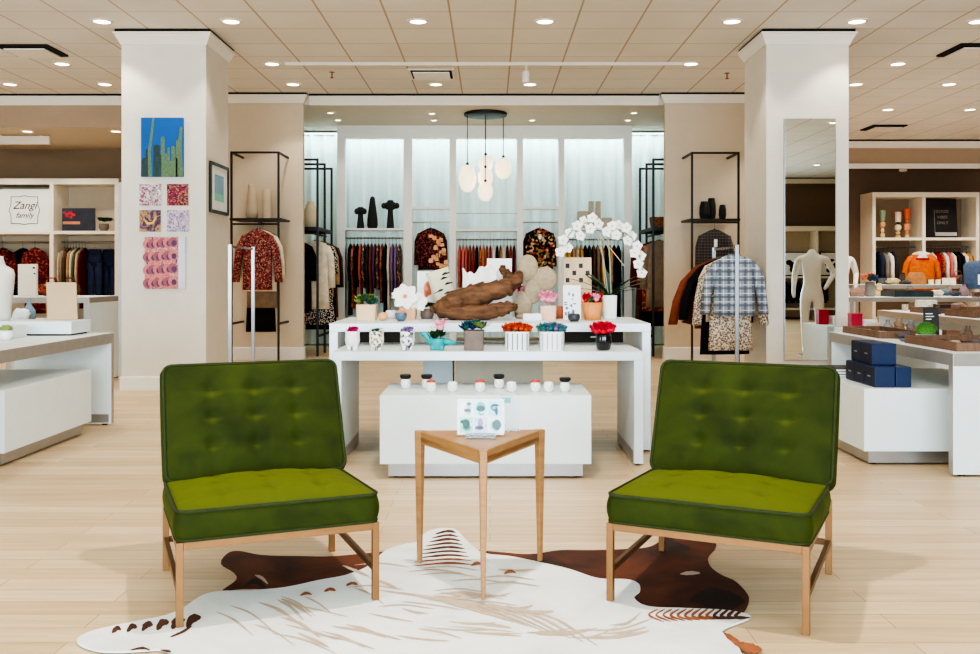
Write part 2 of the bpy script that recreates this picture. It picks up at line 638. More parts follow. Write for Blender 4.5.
def downlight(px, py, zc, label, r=.1, power=1.0):
    d = (zc - CH) * F / (HY - py)
    x = X(px, d)
    m = MB()
    n = 20
    ring = lambda q, z: [(q * math.cos(2 * PI * i / n), q * math.sin(2 * PI * i / n), z) for i in range(n)]
    m.frustum([ring(r * .74, -.002), ring(r * .78, -.012), ring(r * 1.0, -.008), ring(r * 1.02, 0)], caps=False)
    o = m.build('recessed_downlight', M_rim, smooth=True, loc=(x, d, zc - .001))
    tag(o, label, 'ceiling light', 'recessed ceiling downlights')
    MB().lathe([(0.001, -.006), (r * .75, -.005), (r * .75, -.001)], n=20, caps=True).build('lamp_lens', M_lamp, o)
    SPOTS.append((x, d, zc, power))
    return o


rows = [(21, (102, 231, 418, 545, 732, 857, 978), 'nearest row'), (63.5, (62, 272, 691, 898), 'middle row'), (84, (10, 105, 293, 436, 530, 856, 949), 'far row')]
cnt = {}
for py, xs, rn in rows:
    for i, px in enumerate(xs):
        downlight(px, py, ZC, 'round recessed ceiling downlight, %s from the cactus side in the %s' % (ORD[i], rn), r=.105)
for i, px in enumerate((727 + 161, 970)):
    downlight(px, 109.3, ZC, 'small far ceiling downlight before the candlestick shelving, %s from the mirror pillar' % ORD[i], r=.1)
for i, (px, py) in enumerate(((330.5, 112.5), (338, 119.8), (432, 113.2), (434, 120), (532, 120), (634, 112.6), (628, 120))):
    downlight(px, py, 3.49, 'tiny downlight in the alcove soffit above the curtain, %s from the cactus side' % ORD[i], r=.06, power=.35)
for i, px in enumerate((27.5, 116)):
    downlight(px, 131, 3.18, 'downlight under the bulkhead over the script sign shelving, %s from the shop wall' % ORD[i], r=.09, power=.5)


def vent(px0, px1, py0, py1, label, dark=True):
    d0 = (ZC - CH) * F / (HY - py0); d1 = (ZC - CH) * F / (HY - py1)
    dm = (d0 + d1) / 2
    cx, cy = X((px0 + px1) / 2, dm), dm
    w = .56; h = min(.56, abs(d1 - d0))
    m = MB()
    for q, z0, z1 in ((0, -.02, 0),):
        m.box((-w / 2, -h / 2, z0), (w / 2, -h / 2 + .03, z1)).box((-w / 2, h / 2 - .03, z0), (w / 2, h / 2, z1))
        m.box((-w / 2, -h / 2 + .03, z0), (-w / 2 + .03, h / 2 - .03, z1)).box((w / 2 - .03, -h / 2 + .03, z0), (w / 2, h / 2 - .03, z1))
    o = m.build('ceiling_vent', M_shadow if dark else M_rim, loc=(cx, cy, ZC - .002))
    tag(o, label, 'air vent')
    MB().box((-w / 2 + .06, -h / 2 + .06, -.045), (w / 2 - .06, h / 2 - .06, -.03)).build('vent_plate', M_trimw, o)
    MB().box((-w / 2 + .03, -h / 2 + .03, -.015), (w / 2 - .03, h / 2 - .03, -.002)).build('duct_opening', M_shadow, o)
    return o


vent(5, 60, 44, 55, 'square ceiling air diffuser with dark edge beside the cactus picture pillar')
vent(411, 453, 68, 78, 'square pale ceiling air diffuser above the driftwood table', False)
vent(948, 1000, 42, 56, 'dark edged ceiling air diffuser nearest the mirror pillar')
vent(862, 905, 123, 131, 'far dark edged ceiling air diffuser over the candlestick shelving')
# lighting track with one head, two sprinklers
ty = (ZC - CH) * F / (HY - 62.5)
tr = tag(MB().box((X(285, ty), ty - .018, ZC - .035), (X(684, ty), ty + .018, ZC - .001)).build('lighting_track', M_rim), 'thin white lighting track across the ceiling in front of the alcove', 'lighting track')
hx = X(526, ty)
hd = MB().tube([(hx, ty, ZC - .035), (hx, ty, ZC - .1)], .012).build('track_stem', M_rim, tr)
MB().lathe([(.02, -.24), (.045, -.235), (.045, -.11), (.02, -.1)], n=14, c=(hx, ty, ZC)).build('track_lamp_head', M_trimw, tr, smooth=True, angle=40)
for px, py, lb in ((332, 72, 'small brass fire sprinkler in the ceiling near the cactus picture pillar'), (727, 73, 'small brass fire sprinkler in the ceiling near the mirror pillar')):
    d = (ZC - CH) * F / (HY - py)
    m = MB().lathe([(.035, -.004), (.035, 0)], n=12).tube([(0, 0, -.004), (0, 0, -.06)], .008).lathe([(.004, -.075), (.022, -.072), (.022, -.066), (.006, -.06)], n=12)
    tag(m.build('ceiling_sprinkler', M_brass, loc=(X(px, d), d, ZC - .001)), lb, 'sprinkler')
# shop projector-like fixtures beside the far bulkheads
o = tag(MB().box((-.42, -.03, -.14), (.42, .03, -.02)).box((-.3, -.01, -.02), (-.28, .01, 0)).box((.28, -.01, -.02), (.3, .01, 0)).build('wall_washer_light', M_cream, loc=(X(21, 13.6), 13.6, 3.18), bevel=.006), 'white linear light box hung under the bulkhead by the script sign', 'light fitting')
o = tag(MB().lathe([(.05, -.1), (.075, -.09), (.06, -.03), (.02, 0)], n=14).build('ceiling_sensor', M_trimw, loc=(X(903, 17.7), 17.7, 3.19), smooth=True), 'small white dome fitting under the far bulkhead above the candlesticks', 'ceiling fitting')

# ---------------------------------------------------------------- pendant cluster
M_globe = mat('glowing frosted glass', (255, 236, 205), rough=.3, emit=1.25, ecol=(255, 232, 196), var=0)
pd = 13.57
pn = empty('pendant_cluster_lamp', 'cluster of five frosted glass pendants on a round black ceiling plate', 'pendant lamp', (X(485.5, pd), pd, 3.489))
MB().lathe([(.3, -.045), (.31, -.04), (.31, -.005), (.3, 0)], n=32).build('ceiling_plate', M_black, pn, smooth=True, angle=40)
for px, py, w, h, dy in ((467.5, 179, 17, 27, -.05), (485.6, 163, 14, 17, .12), (485.4, 177.5, 15, 19, 0), (485.4, 192.5, 15, 19, -.14), (503.4, 168, 16, 21, .05)):
    x = X(px, pd) - X(485.5, pd); z = Z(py, pd) - 3.489
    rx, rz = w / 2 * pd / F, h / 2 * pd / F
    c = MB().tube([(x, dy, -.045), (x, dy, z + rz + .03)], .006, n=6).build('cord', M_black, pn)
    MB().lathe([(.02, rz - .01), (.022, rz + .03), (.008, rz + .04)], n=10, c=(x, dy, z)).build('socket_cap', M_black, c)
    prof = [(rx * .55 * math.sin(PI * t / 12) ** .7 + rx * .45 * math.sin(PI * t / 12), -rz * math.cos(PI * t / 12)) for t in range(13)]
    prof[0] = (.004, -rz); prof[-1] = (.012, rz)
    MB().lathe(prof, n=18, c=(x, dy, z)).build('glass_globe', M_globe, c, smooth=True)

# ================================================================ rugs
def smooth_loop(P, k=4):
    out = []
    n = len(P)
    for i in range(n):
        a, b, c, d = P[i - 1], P[i], P[(i + 1) % n], P[(i + 2) % n]
        for j in range(k):
            t = j / k
            out.append(tuple(.5 * (2 * b[q] + (c[q] - a[q]) * t + (2 * a[q] - 5 * b[q] + 4 * c[q] - d[q]) * t * t + (3 * b[q] - a[q] - 3 * c[q] + d[q]) * t ** 3) for q in range(2)))
    return out


def rug(name, px_pts, z0, z1, mats, extra=(), strokes=()):
    pts = smooth_line(px_pts, 4) if extra else smooth_loop(px_pts, 4)
    W = [FL(p[0], p[1], z1) for p in pts] + [Vector((e[0], e[1], z1)) for e in extra]
    m = MB()
    n = len(W)
    tri = tessellate_polygon([[Vector((p.x, p.y, 0)) for p in W]])
    m.add([(p.x, p.y, z0) for p in W] + [(p.x, p.y, z1) for p in W], [(n + a, n + b, n + c) for a, b, c in tri] + [(a, c, b) for a, b, c in tri] + [(i, (i + 1) % n, n + (i + 1) % n, n + i) for i in range(n)])
    for sk, (line, w, mi) in enumerate(strokes):
        dz = .0003 + sk * 2e-5
        L = smooth_line(line)
        n = len(L)
        up, dn = [], []
        for i, p in enumerate(L):
            a, b = L[max(0, i - 1)], L[min(n - 1, i + 1)]
            tx, ty = b[0] - a[0], b[1] - a[1]
            l = math.hypot(tx, ty) or 1
            h = w / 2 * (math.sin(PI * min(.999, max(.001, (i + .25) / (n - .5)))) ** .6) * (.8 + .4 * random.random())
            nx, ny = -ty / l * h, tx / l * h
            up.append(FL(p[0] + nx, p[1] + ny, z1 + dz)); dn.append(FL(p[0] - nx, p[1] - ny, z1 + dz))
        m.add(up + dn, [(i, i + 1, n + i + 1, n + i) for i in range(n - 1)], mi)
    return m.build(name, mats)


def smooth_line(P, k=5):
    if len(P) == 2:
        return [tuple(P[0][q] + (P[1][q] - P[0][q]) * t / k for q in range(2)) for t in range(k + 1)]
    Q = [tuple(2 * P[0][q] - P[1][q] for q in range(2))] + list(P) + [tuple(2 * P[-1][q] - P[-2][q] for q in range(2))]
    out = []
    for i in range(1, len(Q) - 2):
        a, b, c, d = Q[i - 1:i + 3]
        for j in range(k):
            t = j / k
            out.append(tuple(.5 * (2 * b[q] + (c[q] - a[q]) * t + (2 * a[q] - 5 * b[q] + 4 * c[q] - d[q]) * t * t + (3 * b[q] - a[q] - 3 * c[q] + d[q]) * t ** 3) for q in range(2)))
    out.append(tuple(P[-1]))
    return out


def hide_mat(name, a, b, c):
    m, nt, bs = _new(name)
    tc = nt.nodes.new('ShaderNodeTexCoord')
    n = nt.nodes.new('ShaderNodeTexNoise'); n.inputs['Scale'].default_value = 3.2; n.inputs['Detail'].default_value = 6; n.inputs['Distortion'].default_value = .8
    nt.links.new(tc.outputs['Object'], n.inputs['Vector'])
    r = nt.nodes.new('ShaderNodeValToRGB')
    r.color_ramp.elements[0].position = .34; r.color_ramp.elements[0].color = c4(s2l(a))
    r.color_ramp.elements[1].position = .7; r.color_ramp.elements[1].color = c4(s2l(c))
    e = r.color_ramp.elements.new(.52); e.color = c4(s2l(b))
    nt.links.new(n.outputs['Fac'], r.inputs['Fac'])
    nt.links.new(r.outputs['Color'], bs.inputs['Base Color'])
    bs.inputs['Roughness'].default_value = .75
    n2 = nt.nodes.new('ShaderNodeTexNoise'); n2.inputs['Scale'].default_value = 90
    bp = nt.nodes.new('ShaderNodeBump'); bp.inputs['Strength'].default_value = .25; bp.inputs['Distance'].default_value = .004
    nt.links.new(n2.outputs['Fac'], bp.inputs['Height']); nt.links.new(bp.outputs['Normal'], bs.inputs['Normal'])
    return m


M_bhide = hide_mat('brown cowhide', (52, 24, 13), (92, 44, 22), (118, 62, 34))
M_bdark = mat('dark cowhide patch', (42, 22, 15), rough=.7, var=.25, scale=9)
M_blight = mat('pale cowhide patch', (206, 178, 156), rough=.7, var=.1)
brown = [(221, 563), (228, 553), (240, 551), (262, 555), (300, 556), (335, 556), (400, 550), (450, 548), (500, 552), (530, 554), (560, 550), (590, 550), (625, 549), (648, 547), (660, 541), (667, 534), (690, 536),
         (714, 540), (715, 548), (708, 557), (711, 567), (722, 575), (735, 581), (746, 592), (749, 600), (744, 611), (735, 612), (690, 609), (640, 608), (560, 600), (420, 590), (300, 590), (243, 588), (222, 591), (236, 580), (234, 572)]
rg = rug('cowhide_rug', brown, .0005, .004, [M_bhide, M_bdark, M_blight], strokes=(
    ([(690, 600), (715, 595), (745, 602)], 16, 1), ([(668, 536), (674, 545), (690, 549)], 8, 1), ([(245, 586), (255, 581), (266, 588)], 6, 1), ([(680, 574), (690, 573), (700, 573)], 4, 2),
    ([(700, 603), (725, 604), (742, 600)], 14, 1), ([(255, 575), (262, 578), (268, 584)], 3, 2)))
tag(rg, 'brown cowhide rug lying on the boards underneath the white hide', 'rug')
M_whide = hide_mat('white hide', (226, 226, 222), (238, 239, 237), (244, 245, 244))
M_stripe = mat('brown zebra stripe', (84, 48, 32), rough=.75, var=.3, scale=30)
M_faint = mat('faint tan stripe', (196, 174, 150), rough=.75, var=.1, scale=12)
M_faint2 = mat('rust stripe', (150, 88, 54), rough=.75, var=.25, scale=25)
white = [(172, 652), (160, 649), (140, 650), (118, 651), (98, 650), (82, 645), (77, 639), (88, 632), (110, 626), (140, 620), (165, 615), (184, 607), (200, 596), (218, 591), (250, 590), (285, 587), (318, 580), (345, 575), (366, 567), (377, 558),
         (386, 550), (404, 544), (418, 541), (426, 532), (440, 528), (455, 529), (464, 537), (472, 545), (484, 553), (510, 556), (540, 562), (570, 569), (598, 578), (626, 579), (638, 583), (640, 590), (634, 597), (648, 606), (690, 608), (728, 610), (750, 615),
         (744, 620), (728, 626), (722, 632), (735, 641), (741, 652), (742, 654)]
strokes = []
for i in range(9):                                                   # tail end stripes
    y = 531 + i * 4.0
    strokes.append(([(440 - 5 - i * 3.0, y + 3), (448, y), (456 + i * 2.2, y + 1.6)], 2.6 - .05 * i, 1 if i < 7 else 3))
for i in range(13):                                                  # right leg stripes
    x = 650 + i * 7.2
    strokes.append(([(x + 8, 609 - i * .1), (x - 1, 615 + i * .15), (x + 14, 622 - i * .35)], 2.2 + .12 * i, 3 if i < 9 else 1))
for i in range(6):                                                   # left leg patches
    x = 112 + i * 15
    strokes.append(([(x, 633 - i * 1.0), (x + 5, 628 - i * 1.8), (x + 9 + i, 630 - i * 2.6)], 5 + i * .8, 1))
strokes += [([(745, 651), (735, 641), (724, 633)], 6, 3), ([(736, 643), (750, 648), (762, 650)], 9, 3), ([(130, 650), (142, 648), (150, 650)], 3, 1), ([(160, 650), (168, 651), (171, 652)], 3, 1), ([(170, 637), (182, 632), (192, 626)], 3, 1)]
rnd = random.Random(4)
for i in range(75):                                                  # faint stripes of the back
    x = rnd.uniform(215, 640); y = rnd.uniform(570, 650)
    if x < 330 and y < 600:
        continue
    if y > 640 or (x > 560 and y < 620) or (x > 520 and y < 590):
        continue
    l = rnd.uniform(25, 70); k = (x - 450) / 230.0
    strokes.append(([(x - l / 2, y - k * -6 - 3), (x, y), (x + l / 2, y + k * -14 + rnd.uniform(-1, 6))], rnd.uniform(1.2, 3.4), 2))
for i in range(14):
    x = 405 + rnd.uniform(-50, 110); y = 563 + i * 3.2
    strokes.append(([(x - 26, y + 2), (x, y), (x + 30, y + 4)], 1.3, 2))
for i in range(8):
    strokes.append(([(380 + i * 18, 590 + i * 2.2), (430 + i * 18, 598 + i * 3), (500 + i * 14, 618 + i * 4)], 2.2, 2))
for x, y in ((330, 590), (352, 584), (306, 594), (477, 564), (510, 572)):
    strokes.append(([(x - 6, y + 1.5), (x, y - 1), (x + 6, y + .5)], 3.2, 3))
rg = rug('zebra_hide_rug', white, .0045, .011, [M_whide, M_stripe, M_faint, M_faint2], extra=((.76, 2.86), (.72, 2.62), (.4, 2.45), (0, 2.4), (-.5, 2.5), (-.85, 2.7)), strokes=strokes)
tag(rg, 'white zebra hide rug with brown stripes under the little triangular table', 'rug')
# ================================================================ green chairs
M_velvet = velvet_mat()
M_pipe = mat('dark green piping', (42, 52, 14), rough=.85, var=.15, scale=30)
M_brassdk = mat('shaded brass stretcher', (120, 88, 62), rough=.45, metal=.7, var=.08)  # darker copy of the brass, shade under the seat put into its colour


def rr_pt(u, v, w, d, r):
    x, y = u * w / 2, v * d / 2
    ix, iy = max(-w / 2 + r, min(w / 2 - r, x)), max(-d / 2 + r, min(d / 2 - r, y))
    dx, dy = x - ix, y - iy
    l = math.hypot(dx, dy)
    if dx and dy and l:
        k = max(abs(dx), abs(dy)) / l
        return ix + dx * k, iy + dy * k
    return x, y


def cushion(w, d, h, cols, rows, M, crown=.02, dep=.016, r=.04, N=44, K=36, seam=.004):
    """tufted box cushion: returns (MB body, piping loops) ; cols/rows are tuft positions as fractions of the half size"""
    def top(x, y):
        u, v = 2 * x / w, 2 * y / d
        z = h + crown * (1 - abs(u) ** 2.6) * (1 - abs(v) ** 2.6)
        e = 0
        for c in cols:
            gx = math.exp(-((x - c * w / 2) / .016) ** 2)
            e += seam * gx
            for q in rows:
                e += dep * math.exp(-(((x - c * w / 2) ** 2 + (y - q * d / 2) ** 2) / .03 ** 2))
        for q in rows:
            e += seam * math.exp(-((y - q * d / 2) / .016) ** 2)
        return z - e * (1 - abs(u) ** 8) * (1 - abs(v) ** 8)
    vs, fs = [], []
    for j in range(K + 1):
        for i in range(N + 1):
            x, y = rr_pt(-1 + 2 * i / N, -1 + 2 * j / K, w, d, r)
            vs.append((x, y, top(x, y)))
    for j in range(K):
        for i in range(N):
            a = j * (N + 1) + i
            fs.append((a, a + 1, a + N + 2, a + N + 1))
    loop = [i for i in range(N + 1)] + [j * (N + 1) + N for j in range(1, K + 1)] + [K * (N + 1) + i for i in range(N - 1, -1, -1)] + [j * (N + 1) for j in range(K - 1, 0, -1)]
    prev = loop
    m = len(loop)
    S = 6
    for s in range(1, S + 1):
        t = s / S
        bul = .012 * math.sin(PI * t)
        cur = []
        for q in loop:
            x, y, z = vs[q]
            l = math.hypot(x / w, y / d) or 1
            nx, ny = (x, y)
            ll = math.hypot(nx, ny)
            cur.append(len(vs)); vs.append((x + nx / ll * bul, y + ny / ll * bul, z * (1 - t)))
        for i in range(m):
            k = (i + 1) % m
            fs.append((prev[i], cur[i], cur[k], prev[k]))
        prev = cur
    fs.append(prev[::-1])
    b = MB().add(vs, fs, 0, M)
    tp = MB().tube([M @ Vector(vs[q]) for q in loop], .0065, n=6, closed=True)
    bt = MB().tube([M @ Vector((vs[q][0], vs[q][1], .004)) for q in loop], .0055, n=6, closed=True)
    return b, tp, bt


def slipper_chair(label, loc, ang, floors, W=.667, D=.69, sh=.0):
    """floors: height of what each foot stands on: front pair, then rear pair"""
    c = empty('slipper_chair', label, 'chair', loc, ang, 'green velvet slipper chairs')
    b, t1, t2 = cushion(W + .022, .62, .098, (-.5, 0, .5), (-.5, .02, .5), Matrix.Translation((W / 2, -.014, .292)) @ Matrix.Rotation(R(-2.2), 4, 'X') @ Matrix.Translation((0, .3075, 0)), crown=.05, dep=.012, seam=.003, r=.045)
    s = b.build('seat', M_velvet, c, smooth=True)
    t1.build('piping', M_pipe, s, smooth=True); t2.build('piping', M_pipe, s, smooth=True)
    e = Vector((0, .41, .912)).normalized(); nf = Vector((0, -.912, .41)).normalized()
    hb, L = .1, .478
    p0 = Vector((W / 2 + sh, .597, .364)) - nf * hb + e * (L / 2)
    M = Matrix(((1, 0, 0, p0.x), (0, e.y, nf.y, p0.y), (0, e.z, nf.z, p0.z), (0, 0, 0, 1)))
    b, t1, t2 = cushion(W + .046, L, hb, (-.48, 0, .48), (-.42, .08, .54), M, crown=.022, seam=.0045, dep=.015, r=.035)
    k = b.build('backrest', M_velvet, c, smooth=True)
    t1.build('piping', M_pipe, k, smooth=True); t2.build('piping', M_pipe, k, smooth=True)
    f = MB()
    z0, z1, w = .264, .29, .024
    f.box((.012, -.012, z0), (W - .012, .012, z1)).box((.012, D - .012, z0), (W - .012, D + .012, z1))
    f.box((-.012, .012, z0), (.012, D - .012, z1)).box((W - .012, .012, z0), (W + .012, D - .012, z1))
    f.build('seat_frame', M_brass, c, bevel=.002)
    for (x, y), fz in zip(((0, 0), (W, 0), (0, D), (W, D)), floors):
        MB().box((x - .012, y - .012, fz), (x + .012, y + .012, z1)).build('leg', M_brass, c, bevel=.002)
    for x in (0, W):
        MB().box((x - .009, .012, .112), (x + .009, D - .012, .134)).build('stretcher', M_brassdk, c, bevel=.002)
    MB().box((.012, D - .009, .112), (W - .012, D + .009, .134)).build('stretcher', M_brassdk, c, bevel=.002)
    return c


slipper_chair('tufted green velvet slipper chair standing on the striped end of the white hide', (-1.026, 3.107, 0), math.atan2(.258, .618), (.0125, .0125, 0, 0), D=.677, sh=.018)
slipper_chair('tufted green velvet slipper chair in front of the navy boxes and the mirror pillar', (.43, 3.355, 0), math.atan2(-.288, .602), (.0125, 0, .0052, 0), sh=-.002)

# ---------------------------------------------------------------- little triangular table
A, B, C = Vector((-.284, 3.79, 0)), Vector((-.024, 3.365, 0)), Vector((.203, 3.815, 0))
st = empty('side_table', 'small triangular honey oak table between the two green chairs', 'table', ((A + B + C) / 3)[:])
o3 = (A + B + C) / 3
TZ = .545
tri = [A, B, C]
loc3 = [p - o3 for p in tri]
top = []
for i, p in enumerate(loc3):
    q, r_ = loc3[i - 1], loc3[(i + 1) % 3]
    top += [p + (q - p).normalized() * .034 - p.normalized() * .002, p + (r_ - p).normalized() * .034 - p.normalized() * .002]
MB().prism([(p.x, p.y) for p in top], TZ - .012, TZ).build('table_top', M_wood, st, bevel=.0015)
ap = MB()
for i in range(3):
    p, q = loc3[i] - loc3[i].normalized() * .006, loc3[(i + 1) % 3] - loc3[(i + 1) % 3].normalized() * .006
    u = (q - p).normalized()
    ap.bar(p + u * .014 + Vector((0, 0, TZ - .033)), q - u * .014 + Vector((0, 0, TZ - .033)), .018)
    # deepen the apron
    n = Vector((-u.y, u.x, 0)) * .009
    a, b = p + u * .014, q - u * .014
    for s in (0,):
        ap.frustum([[a - n + Vector((0, 0, TZ - .05)), a + n + Vector((0, 0, TZ - .05)), a + n + Vector((0, 0, TZ - .001)), a - n + Vector((0, 0, TZ - .001))],
                    [b - n + Vector((0, 0, TZ - .05)), b + n + Vector((0, 0, TZ - .05)), b + n + Vector((0, 0, TZ - .001)), b - n + Vector((0, 0, TZ - .001))]])
ap.build('apron', M_wood, st)
for p in loc3:
    n = p.normalized(); t = Vector((-n.y, n.x, 0))
    def sq(c, a, z):
        return [c + n * a + t * a * .8 + Vector((0, 0, z)), c - n * a + t * a + Vector((0, 0, z)), c - n * a - t * a + Vector((0, 0, z)), c + n * a - t * a * .8 + Vector((0, 0, z))]
    MB().frustum([sq(p, .0085, .0125), sq(p, .016, TZ - .06), sq(p, .017, TZ)]).build('leg', M_wood, st, bevel=.002)
# acrylic photo stands on it
M_acr = mat('clear acrylic', (235, 242, 244), rough=.05, trans=.95, spec=.4, var=0)
card_cols = [(96, 158, 148), (150, 148, 176), (150, 190, 196), (176, 206, 210), (120, 190, 190), (112, 172, 190)]


def photo_card(name, label, cat, px0, px1, py0, py1, d, tilt, cells, group=None, seed=0):
    w, h = (px1 - px0) * d / F, (py1 - py0) * d / F
    e = empty(name, label, cat, (X((px0 + px1) / 2, d), d, TZ + .0005), 0, group)
    M = Matrix.Rotation(R(-tilt), 4, 'X')
    z0 = Z(py1, d) - TZ
    MB().cbox((0, .0, z0 + h / 2), (w, .0015, h), M=M).build('card', M_paper, e)
    MB().cbox((0, .003, z0 + h / 2), (w + .004, .002, h + .004), M=M).build('acrylic_back', M_acr, e)
    foot = MB().box((-w * .33, -.05, 0), (w * .33, .07, .003)).box((-w * .33, -.004, .003), (w * .33, .006, z0 + .006))
    foot.build('acrylic_foot', M_acr, e)
    rr = random.Random(seed)
    nx, ny = cells
    for j in range(ny):
        for i in range(nx):
            cw, chh = w * .94 / nx, h * .94 / ny
            cx = -w * .47 + cw * (i + .5); cz = z0 + h * .03 + chh * (j + .5)
            m = MB().cbox((cx, -.0012, cz), (cw * .9, .0006, chh * .9), 0, M)
            base_c = card_cols[(i + j * nx) % 6]
            for q in range(5):
                a, b = rr.uniform(.1, .34) * cw, rr.uniform(.1, .34) * chh
                ox, oz = rr.uniform(-.45, .45) * (cw * .9 - 2 * a), rr.uniform(-.45, .45) * (chh * .9 - 2 * b)
                m.lathe([(1, 0), (1, .0003)], n=10, mi=1 + q % 3, M=M @ Matrix.Translation((cx + ox, -.0016 - q * .00012, cz + oz)) @ Matrix.Rotation(PI / 2, 4, 'X') @ Matrix.Diagonal((a, b, 1, 1)))
            k = '%s %d %d' % (name, i, j)
            m.build('photograph', [mat('print ' + k, [min(255, v + 60) for v in base_c], var=.1, scale=40), mat('print a' + k, base_c, var=.2, scale=60), mat('print b' + k, [v * .6 for v in base_c], var=.2, scale=60), mat('print c' + k, (232, 226, 226), var=.1)], e)
    return e


photo_card('photo_display_card', 'white card with six teal and mauve photographs in an acrylic stand on the triangular table', 'photo card', 457.5, 504, 400, 434.5, 3.64, 8, (3, 2), seed=3)
e = empty('acrylic_sign_holder', 'clear upright acrylic sign holder behind the photograph card on the triangular table', 'sign holder', (X(510, 3.77), 3.77, TZ + .0005))
MB().cbox((0, 0, .075), (.075, .003, .146)).build('acrylic_panel', M_acr, e)
MB().cbox((0, .0, .0015), (.08, .03, .002)).build('acrylic_foot', M_acr, e)
MB().cbox((-.012, -.002, .125), (.03, .0006, .022)).build('teal_print', mat('teal print', (120, 196, 190), var=.1), e)

# ================================================================ waterfall tables and plinths
def by_normal(o, axis):
    """second material on the thin edge faces"""
    for p in o.data.polygons:
        p.material_index = 0 if abs(p.normal[axis]) > .9 else 1
    return o


def wtable(label, x0, x1, y0, y1, top, th=.075, legs='y', group=None, edge=None, skip=(), lt=None):
    """white slab table on two slab ends; legs 'x': ends at x0 and x1, 'y': ends at y0 and y1"""
    cx, cy = (x0 + x1) / 2, (y0 + y1) / 2
    e = empty('display_table', label, 'table', (cx, cy, 0), 0, group)
    w, d = (x1 - x0) / 2, (y1 - y0) / 2
    lt = lt or th * .8
    mats = [M_white, edge or M_edge]
    o = MB().box((-w, -d, top - th), (w, d, top)).build('table_top', mats, e, bevel=.002)
    by_normal(o, 2)
    for s in (-1, 1):
        if s in skip:
            continue
        m = MB()
        if legs == 'x':
            a, b = (-w, -w + lt) if s < 0 else (w - lt, w)
            m.box((a, -d, .012), (b, d, top - th))
            ax = 0
        else:
            a, b = (-d, -d + lt) if s < 0 else (d - lt, d)
            m.box((-w, a, .012), (w, b, top - th))
            ax = 1
        l = by_normal(m.build('end_panel', mats, e, bevel=.002), ax)
        f = MB()
        if legs == 'x':
            f.box((a + .004, -d + .004, .03), (b - .004, d - .004, .07)) if 0 else None
            for q in (-d + .06, d - .06):
                f.lathe([(.02, 0), (.02, .012)], n=12, c=((a + b) / 2, q, 0))
        else:
            for q in (-w + .06, w - .06):
                f.lathe([(.02, 0), (.02, .012)], n=12, c=(q, (a + b) / 2, 0))
        f.build('foot_pad', M_black, l)
        k = MB()                                                      # metal kick strip along the inner face
        if legs == 'x':
            q = b if s < 0 else a
            k.box((min(q, q - .002 * s), -d + .02, .02), (max(q, q - .002 * s), d - .02, .085))
        else:
            q = b if s < 0 else a
            k.box((-w + .02, min(q, q - .002 * s), .02), (w - .02, max(q, q - .002 * s), .085))
        k.build('kick_strip', M_edge, l)
    return e


def plinth(label, x0, x1, y0, y1, h=.475, rec=.045, body=None):
    e = empty('display_plinth', label, 'plinth', ((x0 + x1) / 2, (y0 + y1) / 2, 0))
    w, d = (x1 - x0) / 2, (y1 - y0) / 2
    MB().box((-w, -d, .09), (w, d, h)).build('plinth_body', body or M_white, e, bevel=.003)
    MB().box((-w + rec, -d + rec, .012), (w - rec, d - rec, .09)).build('plinth_base', M_steel, e)
    f = MB()
    for sx in (-1, 1):
        for sy in (-1, 1):
            f.lathe([(.02, 0), (.02, .012)], n=10, c=(sx * (w - .09), sy * (d - .09), 0))
    f.build('foot_pad', M_black, e)
    return e


M_edgew = mat('satin white metal edge', (206, 210, 214), rough=.35, metal=.3, var=.03)
wtable('long white table with flower pots, the lower front one of the nested pair', -.965, .938, 5.75, 6.52, .699, th=.055, legs='x', edge=M_edgew, lt=.056)
TB2 = wtable('tall white table behind the flower pot row, carrying the driftwood', -1.06, 1.06, 6.2, 7.1, .847, th=.055, legs='x', edge=M_edgew, lt=.055)
plinth('low white plinth with small face cups under the flower pot table', -.629, .578, 5.36, 5.97, .482)
wtable('white table with a pale riser on it, beside the cactus picture pillar', -3.69, -2.937, 5.0, 7.34, .715, th=.08, lt=.05)
plinth('low white plinth under the table by the cactus picture pillar', -3.62, -2.93, 5.67, 6.91, .472)
wtable('white table carrying trays and the moss ball, over the navy boxes', 2.68, 3.5, 5.44, 7.43, .715, th=.075, lt=.055)
plinth('low white plinth with navy boxes on it', 2.285, 3.36, 5.74, 6.98, .473)

# closed boxes under the tall table
M_beige = mat('beige laminate', (234, 216, 190), rough=.6, var=.03)
tag(MB().box((-.3, -.16, 0), (.3, .16, .02), 1).box((-.31, -.17, .02), (.31, .17, .7)).build('storage_cabinet', [M_beige, M_edge], loc=(.065, 6.85, 0), bevel=.003), 'plain beige cabinet standing under the tall driftwood table', 'cabinet')
tag(MB().box((-.1, -.15, 0), (.1, .15, .02), 1).box((-.105, -.16, .02), (.105, .16, .66)).build('storage_cabinet', [M_white, M_edge], loc=(-.37, 6.86, 0), bevel=.003), 'narrow white cabinet beside the beige one under the tall table', 'cabinet')

# navy boxes on the plinth
M_navy = mat('navy blue leatherette', (10, 36, 78), rough=.45, var=.12, scale=30)
M_navyd = mat('navy drawer front', (14, 26, 52), rough=.5, var=.12, scale=30)


def navy_box(label, x0, x1, y0, y1, z0, h, n):
    e = empty('storage_box', label, 'box', ((x0 + x1) / 2, (y0 + y1) / 2, z0), 0, 'navy boxes')
    w, d = (x1 - x0) / 2, (y1 - y0) / 2
    MB().box((-w, -d, 0), (w, d, h)).build('box_body', M_navy, e, bevel=.004)
    L = (2 * d) / max(n, 1)
    for i in range(n):
        y = -d + L * i
        f = MB().box((-w - .004, y + .006, .006), (-w, y + L - .006, h - .006)).build('drawer', M_navyd, e, bevel=.0015)
        MB().box((-w - .008, y + L / 2 - .02, h * .5 - .004), (-w - .004, y + L / 2 + .02, h * .5 + .004)).build('label_holder', M_steel, f)


